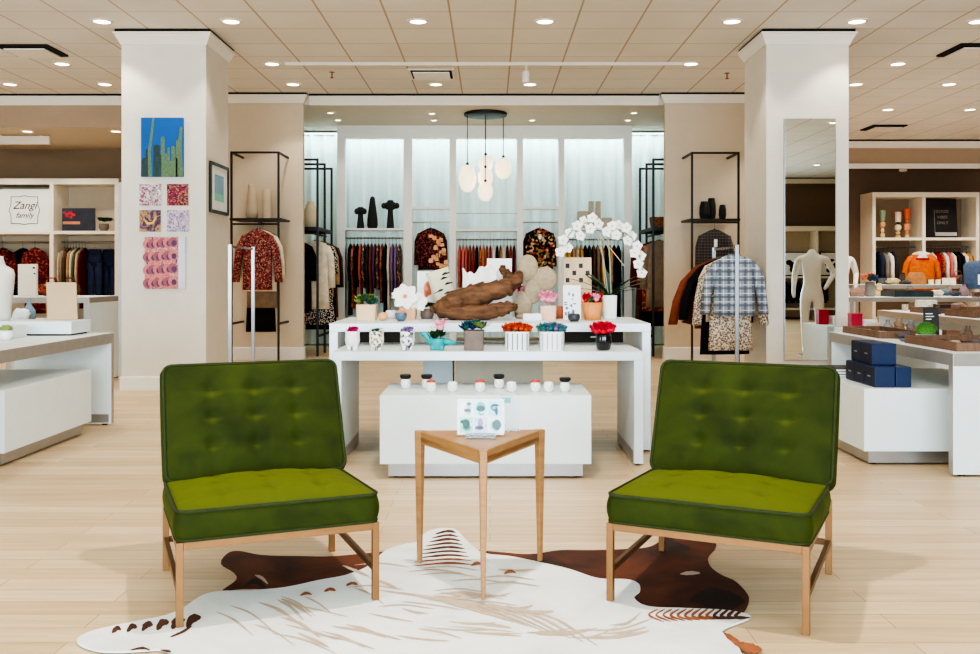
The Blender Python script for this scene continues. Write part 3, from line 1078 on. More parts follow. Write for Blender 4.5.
PZ = .4735
navy_box('long navy box with three drawers, at the bottom of the stack on the plinth', 2.375, 2.5, 5.8, 6.27, PZ, .128, 3)
navy_box('navy box without visible drawers, lowest and nearest the table end on the plinth', 2.504, 2.6, 5.8, 6.27, PZ, .126, 0)
navy_box('navy box with two drawers, topmost of the stack on the plinth', 2.4, 2.55, 5.9, 6.24, PZ + .1285, .135, 2)
for i in range(3):
    tag(MB().box((-.1, -.14, 0), (.1, .14, .018)).box((-.1, -.142, .003), (.1, -.14, .015), 1).build('book', [mat('book cover %d' % i, ((34, 30, 32), (70, 62, 58), (28, 28, 34))[i], var=.1), M_paper], loc=(2.42 + .006 * i, 6.52, PZ + .0185 * i), rot=.02 * i),
        ('black book at the bottom behind the navy boxes', 'brown book in the middle of three behind the navy boxes', 'dark book on top of three behind the navy boxes')[i], 'book', 'books behind the navy boxes')

# ---------------------------------------------------------------- face cups on the middle plinth
M_cup = mat('white porcelain', (242, 242, 240), rough=.25, var=.01)
M_red = mat('coral red glaze', (206, 72, 48), rough=.4, var=.1)
M_gl = mat('black glaze', (20, 20, 22), rough=.35, var=.05)
cups = [(405.5, 386, 'k'), (426.7, 383, 'k'), (431, 388.5, 'r'), (452.5, 388, 'w'), (480, 388, 'r'), (499, 385, 'k'), (511.5, 388, 'w'), (535.5, 387, 'r'), (548.5, 388, 'w'), (565, 387, 'k')]
word = {'k': 'with a black hair lid', 'r': 'with a coral red hair lid', 'w': 'without a lid'}
seen = {}
for px, py, k in cups:
    d = 5.52 if py > 386.5 else 5.68
    e = empty('face_cup', 'x', 'cup', (X(px, d), d, .4825), random.uniform(-.3, .3), 'white face cups on the plinth')
    seen[k] = seen.get(k, 0) + 1
    e['label'] = 'white face cup %s, %s such from the cactus side' % (word[k], ORD[seen[k] - 1])
    prof = [(.018, 0), (.026, .008), (.031, .028), (.028, .05), (.0255, .058), (.021, .058), (.022, .03), (.012, .012)]
    b = MB().lathe(prof, n=16).build('cup_body', M_cup, e, smooth=True)
    MB().ball((0, -.031, .03), (.004, .005, .006), 6, 5).build('nose', M_cup, b, smooth=True)
    MB().ball((-.011, -.0285, .038), .0022, 6, 4).ball((.011, -.0285, .038), .0022, 6, 4).build('painted_eyes', M_gl, b)
    if k != 'w':
        if k == 'k':
            m = MB().lathe([(.012, .056), (.027, .06), (.034, .07), (.034, .082), (.03, .085), (.001, .083)], n=14)
        else:
            m = MB().lathe([(.012, .055), (.028, .057), (.027, .064), (.016, .071), (.001, .073)], n=14)
        m.build('hair_lid', M_gl if k == 'k' else M_red, e, smooth=True, angle=50)
# ================================================================ clothes
def fab(name, rgb, rough=.85):
    return mat('cloth ' + name, rgb, rough=rough, spec=.15, var=.14, scale=14, bump=.15, bscale=120)


CL = {
    'black': fab('black', (26, 25, 28)), 'charcoal': fab('charcoal', (56, 54, 58)), 'cream': fab('cream', (226, 212, 188)), 'rust': fab('rust', (134, 70, 48)), 'coral': fab('coral', (200, 96, 74)),
    'red': fab('red', (160, 34, 34)), 'orange': fab('orange', (214, 110, 42)), 'mustard': fab('mustard', (196, 144, 62)), 'plum': fab('plum', (104, 66, 100)), 'lilac': fab('lilac', (134, 104, 142)),
    'brown': fab('brown', (92, 64, 48)), 'tan': fab('tan', (176, 142, 104)), 'grey': fab('grey', (132, 126, 122)), 'white': fab('white', (234, 230, 224)), 'navy': fab('navy', (32, 38, 62)),
    'pink': fab('pink', (206, 110, 112)), 'burgundy': fab('burgundy', (98, 26, 32)), 'olive': fab('olive', (96, 92, 60)), 'denim': fab('denim', (44, 52, 76)), 'beige': fab('beige', (200, 176, 146)),
    'teal': fab('teal', (42, 96, 100)), 'taupe': fab('taupe', (142, 120, 100)),
    'red floral': print_mat('cloth red floral', [(104, 40, 42), (150, 76, 70), (124, 50, 50), (184, 138, 124), (70, 36, 40), (144, 70, 64)], 75),
    'dark floral': print_mat('cloth dark floral', [(22, 18, 20), (30, 22, 24), (26, 20, 22), (28, 22, 22), (206, 172, 128), (24, 20, 20), (168, 62, 48), (150, 120, 70)], 30),
    'wine dotted': print_mat('cloth wine dotted', [(58, 18, 24), (44, 14, 20), (70, 24, 28), (40, 14, 18), (150, 70, 60), (52, 18, 22)], 60),
    'black dotted': print_mat('cloth black dotted', [(22, 20, 24), (210, 200, 190)], 46, kind='spots'),
    'leopard': print_mat('cloth leopard', [(228, 216, 198), (120, 104, 94), (176, 154, 132)], 56, kind='spots'),
    'dark check': plaid_mat('cloth dark check', (66, 62, 60), (38, 36, 38), (110, 100, 92), 26),
    'blue plaid': plaid_mat('cloth blue plaid', (150, 158, 168), (86, 94, 110), (236, 236, 234), 12),
    'rust print': print_mat('cloth rust print', [(150, 66, 44), (96, 40, 34), (196, 120, 84), (120, 52, 40)], 40),
    'maroon print': print_mat('cloth maroon print', [(70, 18, 22), (110, 30, 30), (84, 22, 26), (150, 70, 56), (60, 14, 20)], 40),
    'multi print': print_mat('cloth multi print', [(60, 44, 50), (176, 120, 84), (120, 66, 70), (52, 58, 70), (196, 160, 120)], 36),
}


def garment(label, kind, cloth, loc, rot, length=.72, width=.44, thick=.04, sleeve=.5, group=None, flare=1.0, seed=0, hang=None, cat='garment', n=14, name=None, out=.05, drop=.13, face=False):
    """a piece of clothing on a hanger; loc is the top of the rail it hangs from"""
    rnd = random.Random(seed)
    m = MB()
    z0 = -drop
    hw = width / 2

    def ring(hx, hy, z, slope=0.0, rip=0.0, ph=0.0):
        pts = []
        for i in range(n):
            a = 2 * PI * i / n
            cx, sy = math.cos(a), math.sin(a)
            x = hx * math.copysign(abs(cx) ** .75, cx); y = hy * math.copysign(abs(sy) ** .75, sy)
            y += rip * hy * math.sin(a * 5 + ph)
            pts.append((x, y, z - slope * abs(x)))
        return pts
    ph = rnd.random() * 6
    hy = thick / 2
    if kind in ('top', 'jacket', 'dress', 'coat'):
        waist = .9 if kind in ('dress', 'coat') else .97
        rs = [ring(.05, hy * .5, z0 + .035), ring(hw * .6, hy * .75, z0 + .015, .12), ring(hw * .97, hy, z0 - .01, .16), ring(hw * .98, hy, z0 - .1, .1)]
        for t in (.25, .42, .6, .8, 1.0):
            w = hw * (waist if t < .5 else waist + (flare - waist) * (t - .42) / .58)
            rs.append(ring(w, hy * (1 + .1 * t), z0 - length * t, 0, .1 * t, ph))
        m.frustum(rs)
        if sleeve:
            for s in (-1, 1):
                sh = Vector((s * hw * .92, 0, z0 - .01 - .16 * hw))
                P = [sh + Vector((-s * .03, 0, .0)), sh + Vector((s * out * .45, 0, -sleeve * .25)), sh + Vector((s * out * .8, .005, -sleeve * .6)), sh + Vector((s * out, -.005, -sleeve))]
                rr = [.055, .058, .052, .05]
                rings = []
                for p, q in zip(P, rr):
                    rings.append([(p.x + q * math.cos(2 * PI * i / 8), p.y + min(q, hy * 1.05) * math.sin(2 * PI * i / 8), p.z) for i in range(8)])
                m.frustum(rings)
    elif kind == 'trousers':
        hw2 = width / 2
        m.frustum([ring(hw2 * .8, hy, z0 + .02), ring(hw2 * .9, hy * 1.1, z0 - .1), ring(hw2 * .95, hy * 1.1, z0 - .25)])
        for s in (-1, 1):
            rings = []
            for t in (0, .3, .6, 1.0):
                q = hw2 * (.5 - .1 * t)
                rings.append([(s * hw2 * .48 + q * math.cos(2 * PI * i / 10), hy * 1.1 * math.sin(2 * PI * i / 10), z0 - .2 - (length - .2) * t) for i in range(10)])
            m.frustum(rings)
    elif kind == 'skirt':
        m.frustum([ring(hw * .7, hy, z0 + .02), ring(hw * .8, hy, z0 - .06), ring(hw * .95, hy * 1.1, z0 - length * .5, 0, .2, ph), ring(hw * flare, hy * 1.2, z0 - length, 0, .3, ph)])
    o = m.build(name or {'top': 'hanging_blouse', 'jacket': 'hanging_jacket', 'dress': 'hanging_dress', 'coat': 'hanging_coat', 'trousers': 'hanging_trousers', 'skirt': 'hanging_skirt'}[kind],
                CL[cloth], smooth=True, loc=loc, rot=rot)
    tag(o, label, cat, group)
    h = MB()
    # the hook goes over the rail with air all round
    hook = [(.021 * math.sin(a), 0, .021 * math.cos(a)) for a in (R(-115), R(-80), R(-40), 0, R(40), R(80), R(120), R(150))]
    hook += [(.006, 0, -.035), (0, 0, -.05), (0, 0, z0 + .045)]
    if face:
        hook = [(0, -x if z > z0 else 0, z) for x, y, z in hook]
    h.tube(hook, .0022, n=5)
    h.tube([(-hw * .7, 0, z0 + .0 if kind in ('trousers', 'skirt') else z0 - .03), (0, 0, z0 + .045), (hw * .7, 0, z0 + .0 if kind in ('trousers', 'skirt') else z0 - .03)], .007, n=6)
    h.build('hanger', hang or M_hang, o)
    return o


def rail_run(items, x0, x1, y, z, rail_word, group, rz=PI / 2, seed=1, length=None, width=.4):
    """clothes seen edge-on along a rail that runs in x"""
    rnd = random.Random(seed)
    n = len(items)
    for i, it in enumerate(items):
        kind, cloth = it[0], it[1]
        ln = it[2] if len(it) > 2 else {'top': .66, 'jacket': .7, 'dress': 1.0, 'coat': 1.05, 'trousers': 1.0, 'skirt': .8}[kind]
        x = x0 + (x1 - x0) * (i + .5) / n
        sp = abs(x1 - x0) / n
        word = {'top': 'blouse', 'trousers': 'trousers'}.get(kind, kind)
        garment('%s %s, %s from the cactus side on the %s' % (cloth, word, ORD[i], rail_word), kind, cloth, (x, y, z), rz + rnd.uniform(-.02, .02), length=ln + rnd.uniform(-.03, .03), width=width * rnd.uniform(.93, 1.04), thick=min(.065, sp * .76),
                sleeve=(.5 if kind in ('top', 'jacket', 'dress', 'coat') else 0), group=group, flare=1.05, seed=seed * 100 + i, n=12, out=.02)


# ---------------------------------------------------------------- white display frame before the curtain
DF = 14.7
fr = empty('built_in_display', 'white built-in display frame with five bays in front of the pale curtain', 'display frame', (0, DF, 0))
fx = lambda px: X(px, DF)
fz = lambda py: Z(py, DF)
TOPZ = 3.488
M_frame = mat('white frame paint', (238, 236, 230), rough=.5, var=.02)
MB().box((fx(337), 0, fz(138)), (fx(632), .16, TOPZ)).build('header', M_frame, fr)
posts = [(337, 345), (403.5, 412), (449.5, 456), (517, 523), (558.5, 564.5), (624, 632)]
for a, b in posts:
    MB().box((fx(a), 0, 0), (fx(b), .16, fz(138))).build('post', M_frame, fr)
M_rail = mat('satin nickel rail', (170, 172, 172), rough=.3, metal=.9, var=0)


def rail(px0, px1, py, parent=fr, y=.08, r=.012):
    return MB().tube([(fx(px0), y, fz(py)), (fx(px1), y, fz(py))], r, n=8).build('rail', M_rail, parent)


def shelf(px0, px1, py, th=.03, parent=fr, y0=-.1, y1=.26, m=None):
    return MB().box((fx(px0), y0, fz(py) - th), (fx(px1), y1, fz(py))).build('shelf', m or M_frame, parent)


shelf(345, 403.5, 228.5); rail(345, 403.5, 238)
rail(412, 449.5, 222)
MB().box((fx(412), 0, fz(209)), (fx(449.5), .16, fz(206.5))).build('shelf', M_frame, fr)
rail(456, 517, 213, r=.006); shelf(456, 517, 229.5); rail(456, 517, 239.5)
rail(523, 558.5, 222)
MB().box((fx(523), 0, fz(209)), (fx(558.5), .16, fz(206.5))).build('shelf', M_frame, fr)
shelf(564.5, 624, 228.5); rail(564.5, 624, 239.5)
# low cabinets at the foot of the bays
M_lowcab = mat('dark recess drawer', (44, 40, 40), rough=.6, var=.1)
for a, b in ((345, 403.5), (564.5, 624)):
    c = MB().box((fx(a) + .01, .0, .06), (fx(b) - .01, .5, .3)).build('foot_drawer', M_lowcab, fr)
    MB().box(((fx(a) + fx(b)) / 2 - .06, -.02, .17), ((fx(a) + fx(b)) / 2 + .06, 0, .19)).build('handle', M_rail, c)

# curtain: pleated cloth hanging behind
M_curt = mat('pale sheer curtain', (224, 238, 235), rough=.9, var=.02)
cm = MB()
n = 560
xs = [-3.38 + 6.76 * i / n for i in range(n + 1)]
rnd = random.Random(3)
vs, fs = [], []
for i, x in enumerate(xs):
    y = .035 * math.sin(x * 31) + .02 * math.sin(x * 13.7 + 1) + .012 * math.sin(x * 61)
    vs += [(x, 15.32 + y, .02), (x, 15.32 + y * .9, 1.8), (x, 15.32 + y * .7, 3.43)]
for i in range(n):
    a = i * 3
    fs += [(a, a + 3, a + 4, a + 1), (a + 1, a + 4, a + 5, a + 2)]
cu = cm.add(vs, fs).build('curtain', M_curt, smooth=True)
tag(cu, 'pale sheer floor-length curtain hanging behind the white display frame', 'curtain')
MB().box((-3.38, 15.28, 3.43), (3.38, 15.36, 3.46)).build('curtain_track', M_rail, cu)

yr = DF + .08
B1 = 'rail under the black sculptures'
rail_run([('coat', 'black'), ('dress', 'rust print', .95), ('top', 'black'), ('dress', 'coral', .95), ('top', 'multi print'), ('jacket', 'charcoal', .8), ('dress', 'rust', .9), ('top', 'plum'), ('top', 'multi print'), ('dress', 'rust print', .9), ('coat', 'black', 1.1), ('coat', 'cream', 1.05), ('top', 'lilac', .7), ('dress', 'lilac', .8), ('top', 'multi print', .7)],
         fx(348), fx(401), yr, fz(238), B1, 'clothes under the black sculptures', seed=2)
B3 = 'middle rail below the pendants'
rail_run([('top', 'coral', .62), ('top', 'pink', .62), ('top', 'coral', .62), ('top', 'rust', .66), ('top', 'red', .7), ('top', 'black', .7), ('top', 'rust print', .7), ('top', 'orange', .72), ('top', 'rust', .7), ('top', 'red', .72), ('top', 'white', .66), ('top', 'black', .66), ('top', 'rust print', .66), ('top', 'cream', .66), ('top', 'burgundy', .66), ('top', 'rust', .66), ('top', 'burgundy', .66)],
         fx(458), fx(516), yr, fz(239.5), B3, 'clothes below the pendant lamps', seed=3)
B5 = 'rail behind the white orchid'
rail_run([('top', 'mustard', .8), ('top', 'tan', .8), ('jacket', 'beige', .8), ('top', 'mustard', .8), ('coat', 'black'), ('coat', 'charcoal'), ('top', 'brown', .9), ('coat', 'taupe'), ('top', 'mustard', .9), ('top', 'black', .9), ('top', 'mustard', .9), ('coat', 'black'), ('coat', 'black')],
         fx(567), fx(621), yr, fz(239.5), B5, 'clothes behind the orchid', seed=5)
garment('wine red dotted blouse hanging front-on above the orange print card', 'top', 'wine dotted', (fx(430.5), DF + .08, fz(222)), 0, length=.62, width=.4, thick=.07, sleeve=.5, seed=11, out=.03, face=True)
garment('black floral blouse hanging front-on behind the beige cactus sculpture', 'top', 'dark floral', (fx(540), DF + .08, fz(222)), 0, length=.66, width=.42, thick=.07, sleeve=.52, seed=12, out=.02, face=True)
MB().box((-.02, -.062, -.27), (.02, -.06, -.19)).build('price_tag', M_paper, bpy.data.objects[[q.name for q in bpy.data.objects if q.get('label', '').startswith('black floral')][0]])

# black sculptures on the first shelf
def sculpt(label, px, kind, h, name='ceramic_sculpture'):
    m = MB()
    if kind == 'cone':
        m.lathe([(.07, 0), (.085, .06), (.08, .16), (.062, .3), (.04, h - .04), (.028, h - .01), (.001, h)], n=14)
    else:
        m.lathe([(.062, 0), (.06, .02), (.042, h * .55), (.04, h * .7)], n=12)
        w = .1 if kind == 'big' else .055
        m.ball((0, 0, h * .8), (w * 1.1, .06, h * .16), 12, 7)
        m.ball((-w, 0, h * .8), (.045, .05, .05), 10, 6).ball((w, 0, h * .8), (.045, .05, .05), 10, 6)
        m.lathe([(.045, h * .9), (.05, h * .97), (.03, h)], n=12)
    return tag(m.build(name, M_blackwood, smooth=True, loc=(fx(px), DF + .06, fz(228.5) + .0005)), label, 'sculpture')


sculpt('small black flower shaped sculpture, shortest of three on the shelf above the clothes', 360, 'small', .34)
sculpt('black cone shaped sculpture between two flower shaped ones on the shelf', 372, 'cone', .51)
sculpt('larger black flower shaped sculpture beside the black cone on the shelf', 390, 'big', .45)
m = MB()
M_stone = mat('beige stoneware', (176, 164, 146), rough=.8, var=.12, scale=20)
for a, b, y0, y1 in ((-18, -7, 210.5, 228), (-6.5, -1.5, 200.5, 228), (.5, 5.5, 200.5, 228), (6.5, 17, 217, 228)):
    m.box((a * DF / F, -.05, 0), (b * DF / F, .05, (228 - y0) * DF / F))
tag(m.build('stoneware_sculpture', M_stone, loc=(fx(595.5), DF + .06, fz(228.5) + .0005), bevel=.01), 'beige block shaped stoneware sculpture on the shelf behind the orchid', 'sculpture')

# ---------------------------------------------------------------- black frames on the pilasters
def wall_frame(label, px0, px1, d, dw, py_top, py_shelf, py_bar, zl):
    x0, x1 = X(px0, d), X(px1, d)
    e = empty('garment_frame', label, 'clothes rack', ((x0 + x1) / 2, d, 0))
    w = (x1 - x0) / 2
    t = .025
    zt = Z(py_top, d)
    f = MB()
    f.box((-w - t / 2, -t / 2, 0), (-w + t / 2, t / 2, zt)).box((w - t / 2, -t / 2, 0), (w + t / 2, t / 2, zt))
    f.box((-w + t / 2, -t / 2, zt - t), (w - t / 2, t / 2, zt)).box((-w + t / 2, -t / 2, .0), (w - t / 2, t / 2, t))
    f.build('frame', M_black, e)
    for x in (-w, w):
        for z in (zt - t / 2, zl):
            MB().box((x - t / 2, t / 2, z - t / 2), (x + t / 2, dw - d - .002, z + t / 2)).build('wall_bracket', M_black, e)
    zs = Z(py_shelf, d)
    MB().box((-w - .03, .02, zs - .025), (w + .03, dw - d - .02, zs)).build('shelf', M_black, e)
    zb = Z(py_bar, d)
    MB().tube([(-w, 0, zb), (w, 0, zb)], .012, n=8).build('crossbar', M_black, e)
    return e, zs, zb


FD = 12.22
wall_frame('tall black metal clothes frame on the pilaster beside the cactus picture pillar', 231.5, 278.5, FD, 12.8, 151.5, 218, 224, .52)
wall_frame('tall black metal clothes frame on the pilaster beside the mirror pillar', 692, 738.5, FD, 12.8, 152, 218.5, 222.5, .52)
M_pale = mat('pale stone vase', (206, 186, 158), rough=.7, var=.06)
tag(MB().lathe([(.075, 0), (.085, .1), (.07, .3), (.045, .42), (.05, .46), (.04, .45), (.03, .3)], n=14).build('tall_vase', M_pale, smooth=True, loc=(X(252, 12.5), 12.5, Z(218, FD) + .0005)), 'tall beige vase on the shelf of the black frame, the one nearer the cactus side', 'vase')
tag(MB().lathe([(.06, 0), (.06, .38), (.055, .39), (.05, .38), (.05, .05)], n=14).build('tall_vase', M_pale, smooth=True, loc=(X(267, 12.5), 12.5, Z(218, FD) + .0005), angle=50), 'straight beige cylinder vase on the shelf of the black frame', 'vase')
for i, (px, w, h, lb) in enumerate(((704.5, .07, .235, 'black faceted vase, middle sized of three on the black frame shelf'), (711.5, .06, .29, 'tallest black faceted vase on the black frame shelf'), (722.5, .05, .19, 'smallest black faceted vase on the black frame shelf'))):
    dd = (12.42, 12.56, 12.4)[i]
    tag(MB().lathe([(w * .75, 0), (w * 1.0, h * .3), (w * .95, h * .7), (w * .7, h), (w * .55, h - .01), (w * .5, h * .5)], n=7).build('faceted_vase', M_blackwood, loc=(X(px, dd), dd, Z(218.5, FD) + .0005)), lb, 'vase', 'black faceted vases')
# clothes on the first frame, one behind the other
zb = Z(224, FD)
cx0 = X(261, FD)
garment('red floral blouse hanging front-on on the tan pilaster rack', 'top', 'red floral', (cx0, FD - .19, zb - .0), 0, length=.74, width=.38, thick=.08, sleeve=.6, seed=21, out=.1, hang=M_hang)
# facing arm that carries them
garment('cream blouse hanging directly behind the red floral blouse', 'top', 'cream', (cx0 + .0, FD - .07, zb), .0, length=.76, width=.44, thick=.05, sleeve=.55, seed=22, out=.08)
garment('grey brown knitted top with dark sleeves behind the cream blouse on the tan pilaster', 'top', 'taupe', (cx0, FD + .1, zb), 0, length=.98, width=.42, thick=.05, sleeve=0, seed=23, flare=1.0)
garment('black skirt below the grey brown top on the tan pilaster rack', 'dress', 'black', (cx0 - .05, FD + .2, zb), 0, length=1.3, width=.38, thick=.05, sleeve=0, seed=24, flare=1.05)
a = tag(MB().box((cx0 - .008, FD - .28, zb + .0135), (cx0 + .008, FD + .3, zb + .0195)).box((cx0 - .008, FD - .28, zb + .0195), (cx0 + .008, FD - .27, zb + .04)).build('faceout_arm', M_black), 'short black faceout arm over the bar that carries the red floral blouse', 'display arm')
for o in [q for q in bpy.data.objects if q.get('label', '').startswith(('red floral blouse hanging', 'cream blouse hanging', 'grey brown knitted', 'black skirt below'))]:
    o.location.z += .0165
# the dark blouse hanging on the second frame
zb2 = Z(222.5, FD)
garment('dark checked blazer hanging on the black frame crossbar under the three black vases', 'jacket', 'dark check', (X(714.6, FD), FD + .0, zb2), 0, length=.85, width=.4, thick=.06, sleeve=.6, seed=31, out=.02, face=True)
MB().box((-.022, -.062, -.32), (.022, -.06, -.22)).build('price_tag', M_paper, [q for q in bpy.data.objects if q.get('label', '').startswith('dark checked')][0])


def chrome_rail(label, x, y0, y1, z):
    e = empty('chrome_rail_stand', label, 'clothes rack', (x, (y0 + y1) / 2, 0))
    h = (y1 - y0) / 2
    for y in (-h, h):
        p = MB().box((-.018, y - .013, .012), (.018, y + .013, z)).build('post', M_steel, e, bevel=.003)
        MB().box((-.17, y - .02, 0), (.17, y + .02, .012)).build('foot', M_chrome, p)
    MB().box((-.01, -h + .013, z - .035), (.01, h - .013, z - .012)).build('rail', M_chrome, e)
    return e


chrome_rail('empty chrome garment rail on two flat posts beside the cactus picture pillar', -2.545, 9.2, 10.1, 1.462)
chrome_rail('chrome garment rail behind the green chair, holding the blue plaid jacket', 2.417, 9.2, 10.15, 1.457)
GR = 'clothes on the chrome rail'
gz = 1.457 - .0235
xr = 2.417
pj = garment('blue and white plaid jacket at the near end of the chrome rail', 'jacket', 'blue plaid', (xr, 9.3, gz), .04, length=.58, width=.42, thick=.1, sleeve=.52, seed=41, out=.1, group=GR, drop=.1)
pl = MB()
for s in (-1, 1):
    pl.frustum([[(s * .012, -.066, -.4), (s * .016, -.066, -.4), (s * .016, -.07, -.4), (s * .012, -.07, -.4)],
                [(s * .008, -.064, -.28), (s * .085, -.062, -.24), (s * .085, -.068, -.24), (s * .008, -.072, -.28)],
                [(s * .045, -.034, -.085), (s * .075, -.034, -.105), (s * .075, -.05, -.105), (s * .045, -.05, -.085)]])
pl.build('lapel', CL['blue plaid'], pj)
MB().box((-.004, -.0695, -.68), (.004, -.0655, -.4)).build('front_edge', CL['white'], pj)
garment('leopard print dress hanging below and behind the blue plaid jacket', 'dress', 'leopard', (xr, 9.45, gz), .1, length=.9, width=.46, thick=.07, sleeve=.6, seed=42, out=.14, group=GR)
garment('pale cream blouse between leopard dress and black coat on the chrome rail', 'top', 'cream', (xr, 9.57, gz), .12, length=.62, width=.46, thick=.05, sleeve=.5, seed=43, out=.08, group=GR)
garment('black coat behind the leopard dress on the chrome rail', 'coat', 'black', (xr, 9.68, gz), .15, length=.96, width=.54, thick=.06, sleeve=.55, seed=44, out=.2, group=GR)
garment('rust brown jacket behind the black coat on the chrome rail', 'jacket', 'rust', (xr, 9.8, gz), .15, length=.7, width=.6, thick=.06, sleeve=.6, seed=45, out=.26, group=GR)
garment('dark brown jacket, last on the chrome rail by the pilaster', 'jacket', 'brown', (xr, 9.93, gz), .15, length=.66, width=.48, thick=.06, sleeve=.6, seed=46, out=.12, group=GR)


# ---------------------------------------------------------------- black racks in the side recesses
def open_rack(label, xin, xout, zshelf, xrail):
    """three tall black portals behind one another, joined by a shelf and rails along the depth"""
    e = empty('portal_rack', label, 'clothes rack', (0, 13.9, 0))
    t, zt = .03, 2.8
    a, b = sorted((xin, xout))
    for y in (-.6, -.02, .58):
        f = MB()
        for q in (a, b):
            f.box((q - t / 2, y - t / 2, 0), (q + t / 2, y + t / 2, zt))
        f.box((a + t / 2, y - t / 2, zt - t), (b - t / 2, y + t / 2, zt))
        f.box((a + t / 2, y - t / 2, zshelf - .06), (b - t / 2, y + t / 2, zshelf - .03))
        f.build('portal', M_black, e)
    for q in (a, b):
        r = MB()
        for y0, y1 in ((-.585, -.035), (-.005, .565)):
            r.box((q - t / 2, y0, .27), (q + t / 2, y1, .295)).box((q - t / 2, y0, zshelf - .06), (q + t / 2, y1, zshelf - .03))
        r.build('side_rail', M_black, e)
    MB().box((a - .015, -.62, zshelf - .03), (b + .015, .6, zshelf - .01)).build('shelf', M_black, e)
    MB().tube([(xrail, -.58, zshelf - .1), (xrail, .56, zshelf - .1)], .012, n=8).build('rail', M_black, e)
    return e


ZS = 1.84
open_rack('black portal rack with cream and black shirts in the recess near the black sculptures', -2.44, -3.05, ZS, -2.52)
open_rack('black portal rack with brown clothes in the recess behind the white orchid', 2.31, 2.92, ZS, 2.43)
hz = ZS - .1
g1, g2 = 'shirts in the recess near the sculptures', 'clothes in the recess behind the orchid'
garment('black shirt pushed to the wall side of the recess rack near the sculptures', 'top', 'black', (-2.76, 13.39, hz), 0, length=.98, width=.44, thick=.05, sleeve=.5, seed=51, group=g1)
garment('long cream shirt in front on the recess rack near the sculptures', 'coat', 'cream', (-2.52, 13.54, hz), .05, length=.95, width=.42, thick=.06, sleeve=.6, seed=52, group=g1)
garment('black dotted dress under the long cream shirt in the recess', 'dress', 'black dotted', (-2.52, 13.64, hz), .03, length=1.18, width=.46, thick=.05, sleeve=.4, seed=53, group=g1, flare=1.2)
garment('tan shirt behind the cream one on the recess rack near the sculptures', 'top', 'tan', (-2.52, 13.74, hz), -.05, length=.78, width=.48, thick=.05, sleeve=.55, seed=54, group=g1, out=.06)
garment('black coat deeper in the recess rack near the sculptures', 'coat', 'black', (-2.52, 14.02, hz), .05, length=1.27, width=.46, thick=.06, sleeve=.6, seed=55, group=g1)
garment('brown coat, last in the recess rack near the sculptures', 'coat', 'brown', (-2.52, 14.2, hz), .0, length=1.1, width=.46, thick=.06, sleeve=.6, seed=56, group=g1)
garment('tan striped long cardigan in front on the recess rack behind the orchid', 'coat', 'taupe', (2.43, 13.45, hz), -.1, length=.92, width=.4, thick=.06, sleeve=.6, seed=61, group=g2)
garment('rust print blouse behind the tan cardigan on the recess rack', 'top', 'rust print', (2.43, 13.56, hz), 0, length=.98, width=.48, thick=.06, sleeve=.55, seed=62, group=g2)
garment('black dress below the tan cardigan on the recess rack behind the orchid', 'dress', 'black', (2.43, 13.67, hz), 0, length=1.2, width=.48, thick=.05, sleeve=.4, seed=63, group=g2, flare=1.15)
garment('burgundy blouse in the middle of the recess rack behind the orchid', 'top', 'burgundy', (2.43, 14.02, hz), .1, length=.9, width=.48, thick=.06, sleeve=.55, seed=64, group=g2, out=.08)
garment('brown coat, last on the recess rack behind the orchid', 'coat', 'brown', (2.43, 14.2, hz), 0, length=1.2, width=.48, thick=.06, sleeve=.6, seed=65, group=g2)
# things on their shelves
M_wick = print_mat('brown wicker', [(120, 76, 44), (160, 108, 66), (90, 56, 34)], 60, kind='voronoi', stretch=(1, 1, 2.5))
o = tag(MB().frustum([[(-.13, -.1, 0), (.13, -.1, 0), (.13, .1, 0), (-.13, .1, 0)], [(-.15, -.12, .15), (.15, -.12, .15), (.15, .12, .15), (-.15, .12, .15)], [(-.13, -.1, .15), (.13, -.1, .15), (.13, .1, .15), (-.13, .1, .15)], [(-.12, -.09, .02), (.12, -.09, .02), (.12, .09, .02), (-.12, .09, .02)]]).build('wicker_basket', M_wick, loc=(X(661, 13.5), 13.5, ZS - .0095)), 'brown wicker basket on the black rack shelf in the recess by the mirror pillar', 'basket')
m = MB().lathe([(.1, 0), (.115, .12), (.1, .25), (.06, .33), (.05, .37), (.06, .38), (.05, .36), (.045, .3)], n=16)
m.tube([(-.06, 0, .33), (-.12, 0, .32), (-.13, 0, .25), (-.1, 0, .2)], .014, n=8)
tag(m.build('jug', mat('cream stoneware', (226, 208, 178), rough=.6, var=.06), smooth=True, loc=(X(311, 13.55), 13.55, ZS - .0095)), 'cream stoneware jug on the black rack shelf in the recess near the sculptures', 'jug')
# ================================================================ things on the two middle tables
T1, T2 = .6995, .8475
FLW = {
    'magenta': mat('magenta petals', (170, 26, 84), rough=.6, var=.2, scale=40), 'pink': mat('pink petals', (240, 150, 176), rough=.6, var=.15, scale=40), 'white': mat('white petals', (244, 242, 238), rough=.55, var=.04),
    'coral': mat('coral flower centre', (232, 138, 104), rough=.6, var=.15, scale=40), 'orange': mat('orange red petals', (206, 74, 24), rough=.6, var=.25, scale=40), 'teal': mat('teal petals', (44, 120, 124), rough=.6, var=.25, scale=40),
    'mauve': mat('mauve petals', (140, 110, 160), rough=.6, var=.2), 'red': mat('red petals', (204, 20, 40), rough=.6, var=.25, scale=40), 'rose': mat('crimson rose petals', (206, 10, 52), rough=.6, var=.3, scale=50), 'yellow': mat('yellow centre', (226, 186, 80), rough=.6, var=.1)}
M_succ = mat('blue green succulent', (70, 118, 104), rough=.5, var=.2, scale=20)
M_succ2 = mat('yellow green succulent', (128, 146, 78), rough=.5, var=.2, scale=20)
M_bluesucc = mat('deep blue trailing stems', (38, 62, 104), rough=.55, var=.2, scale=20)


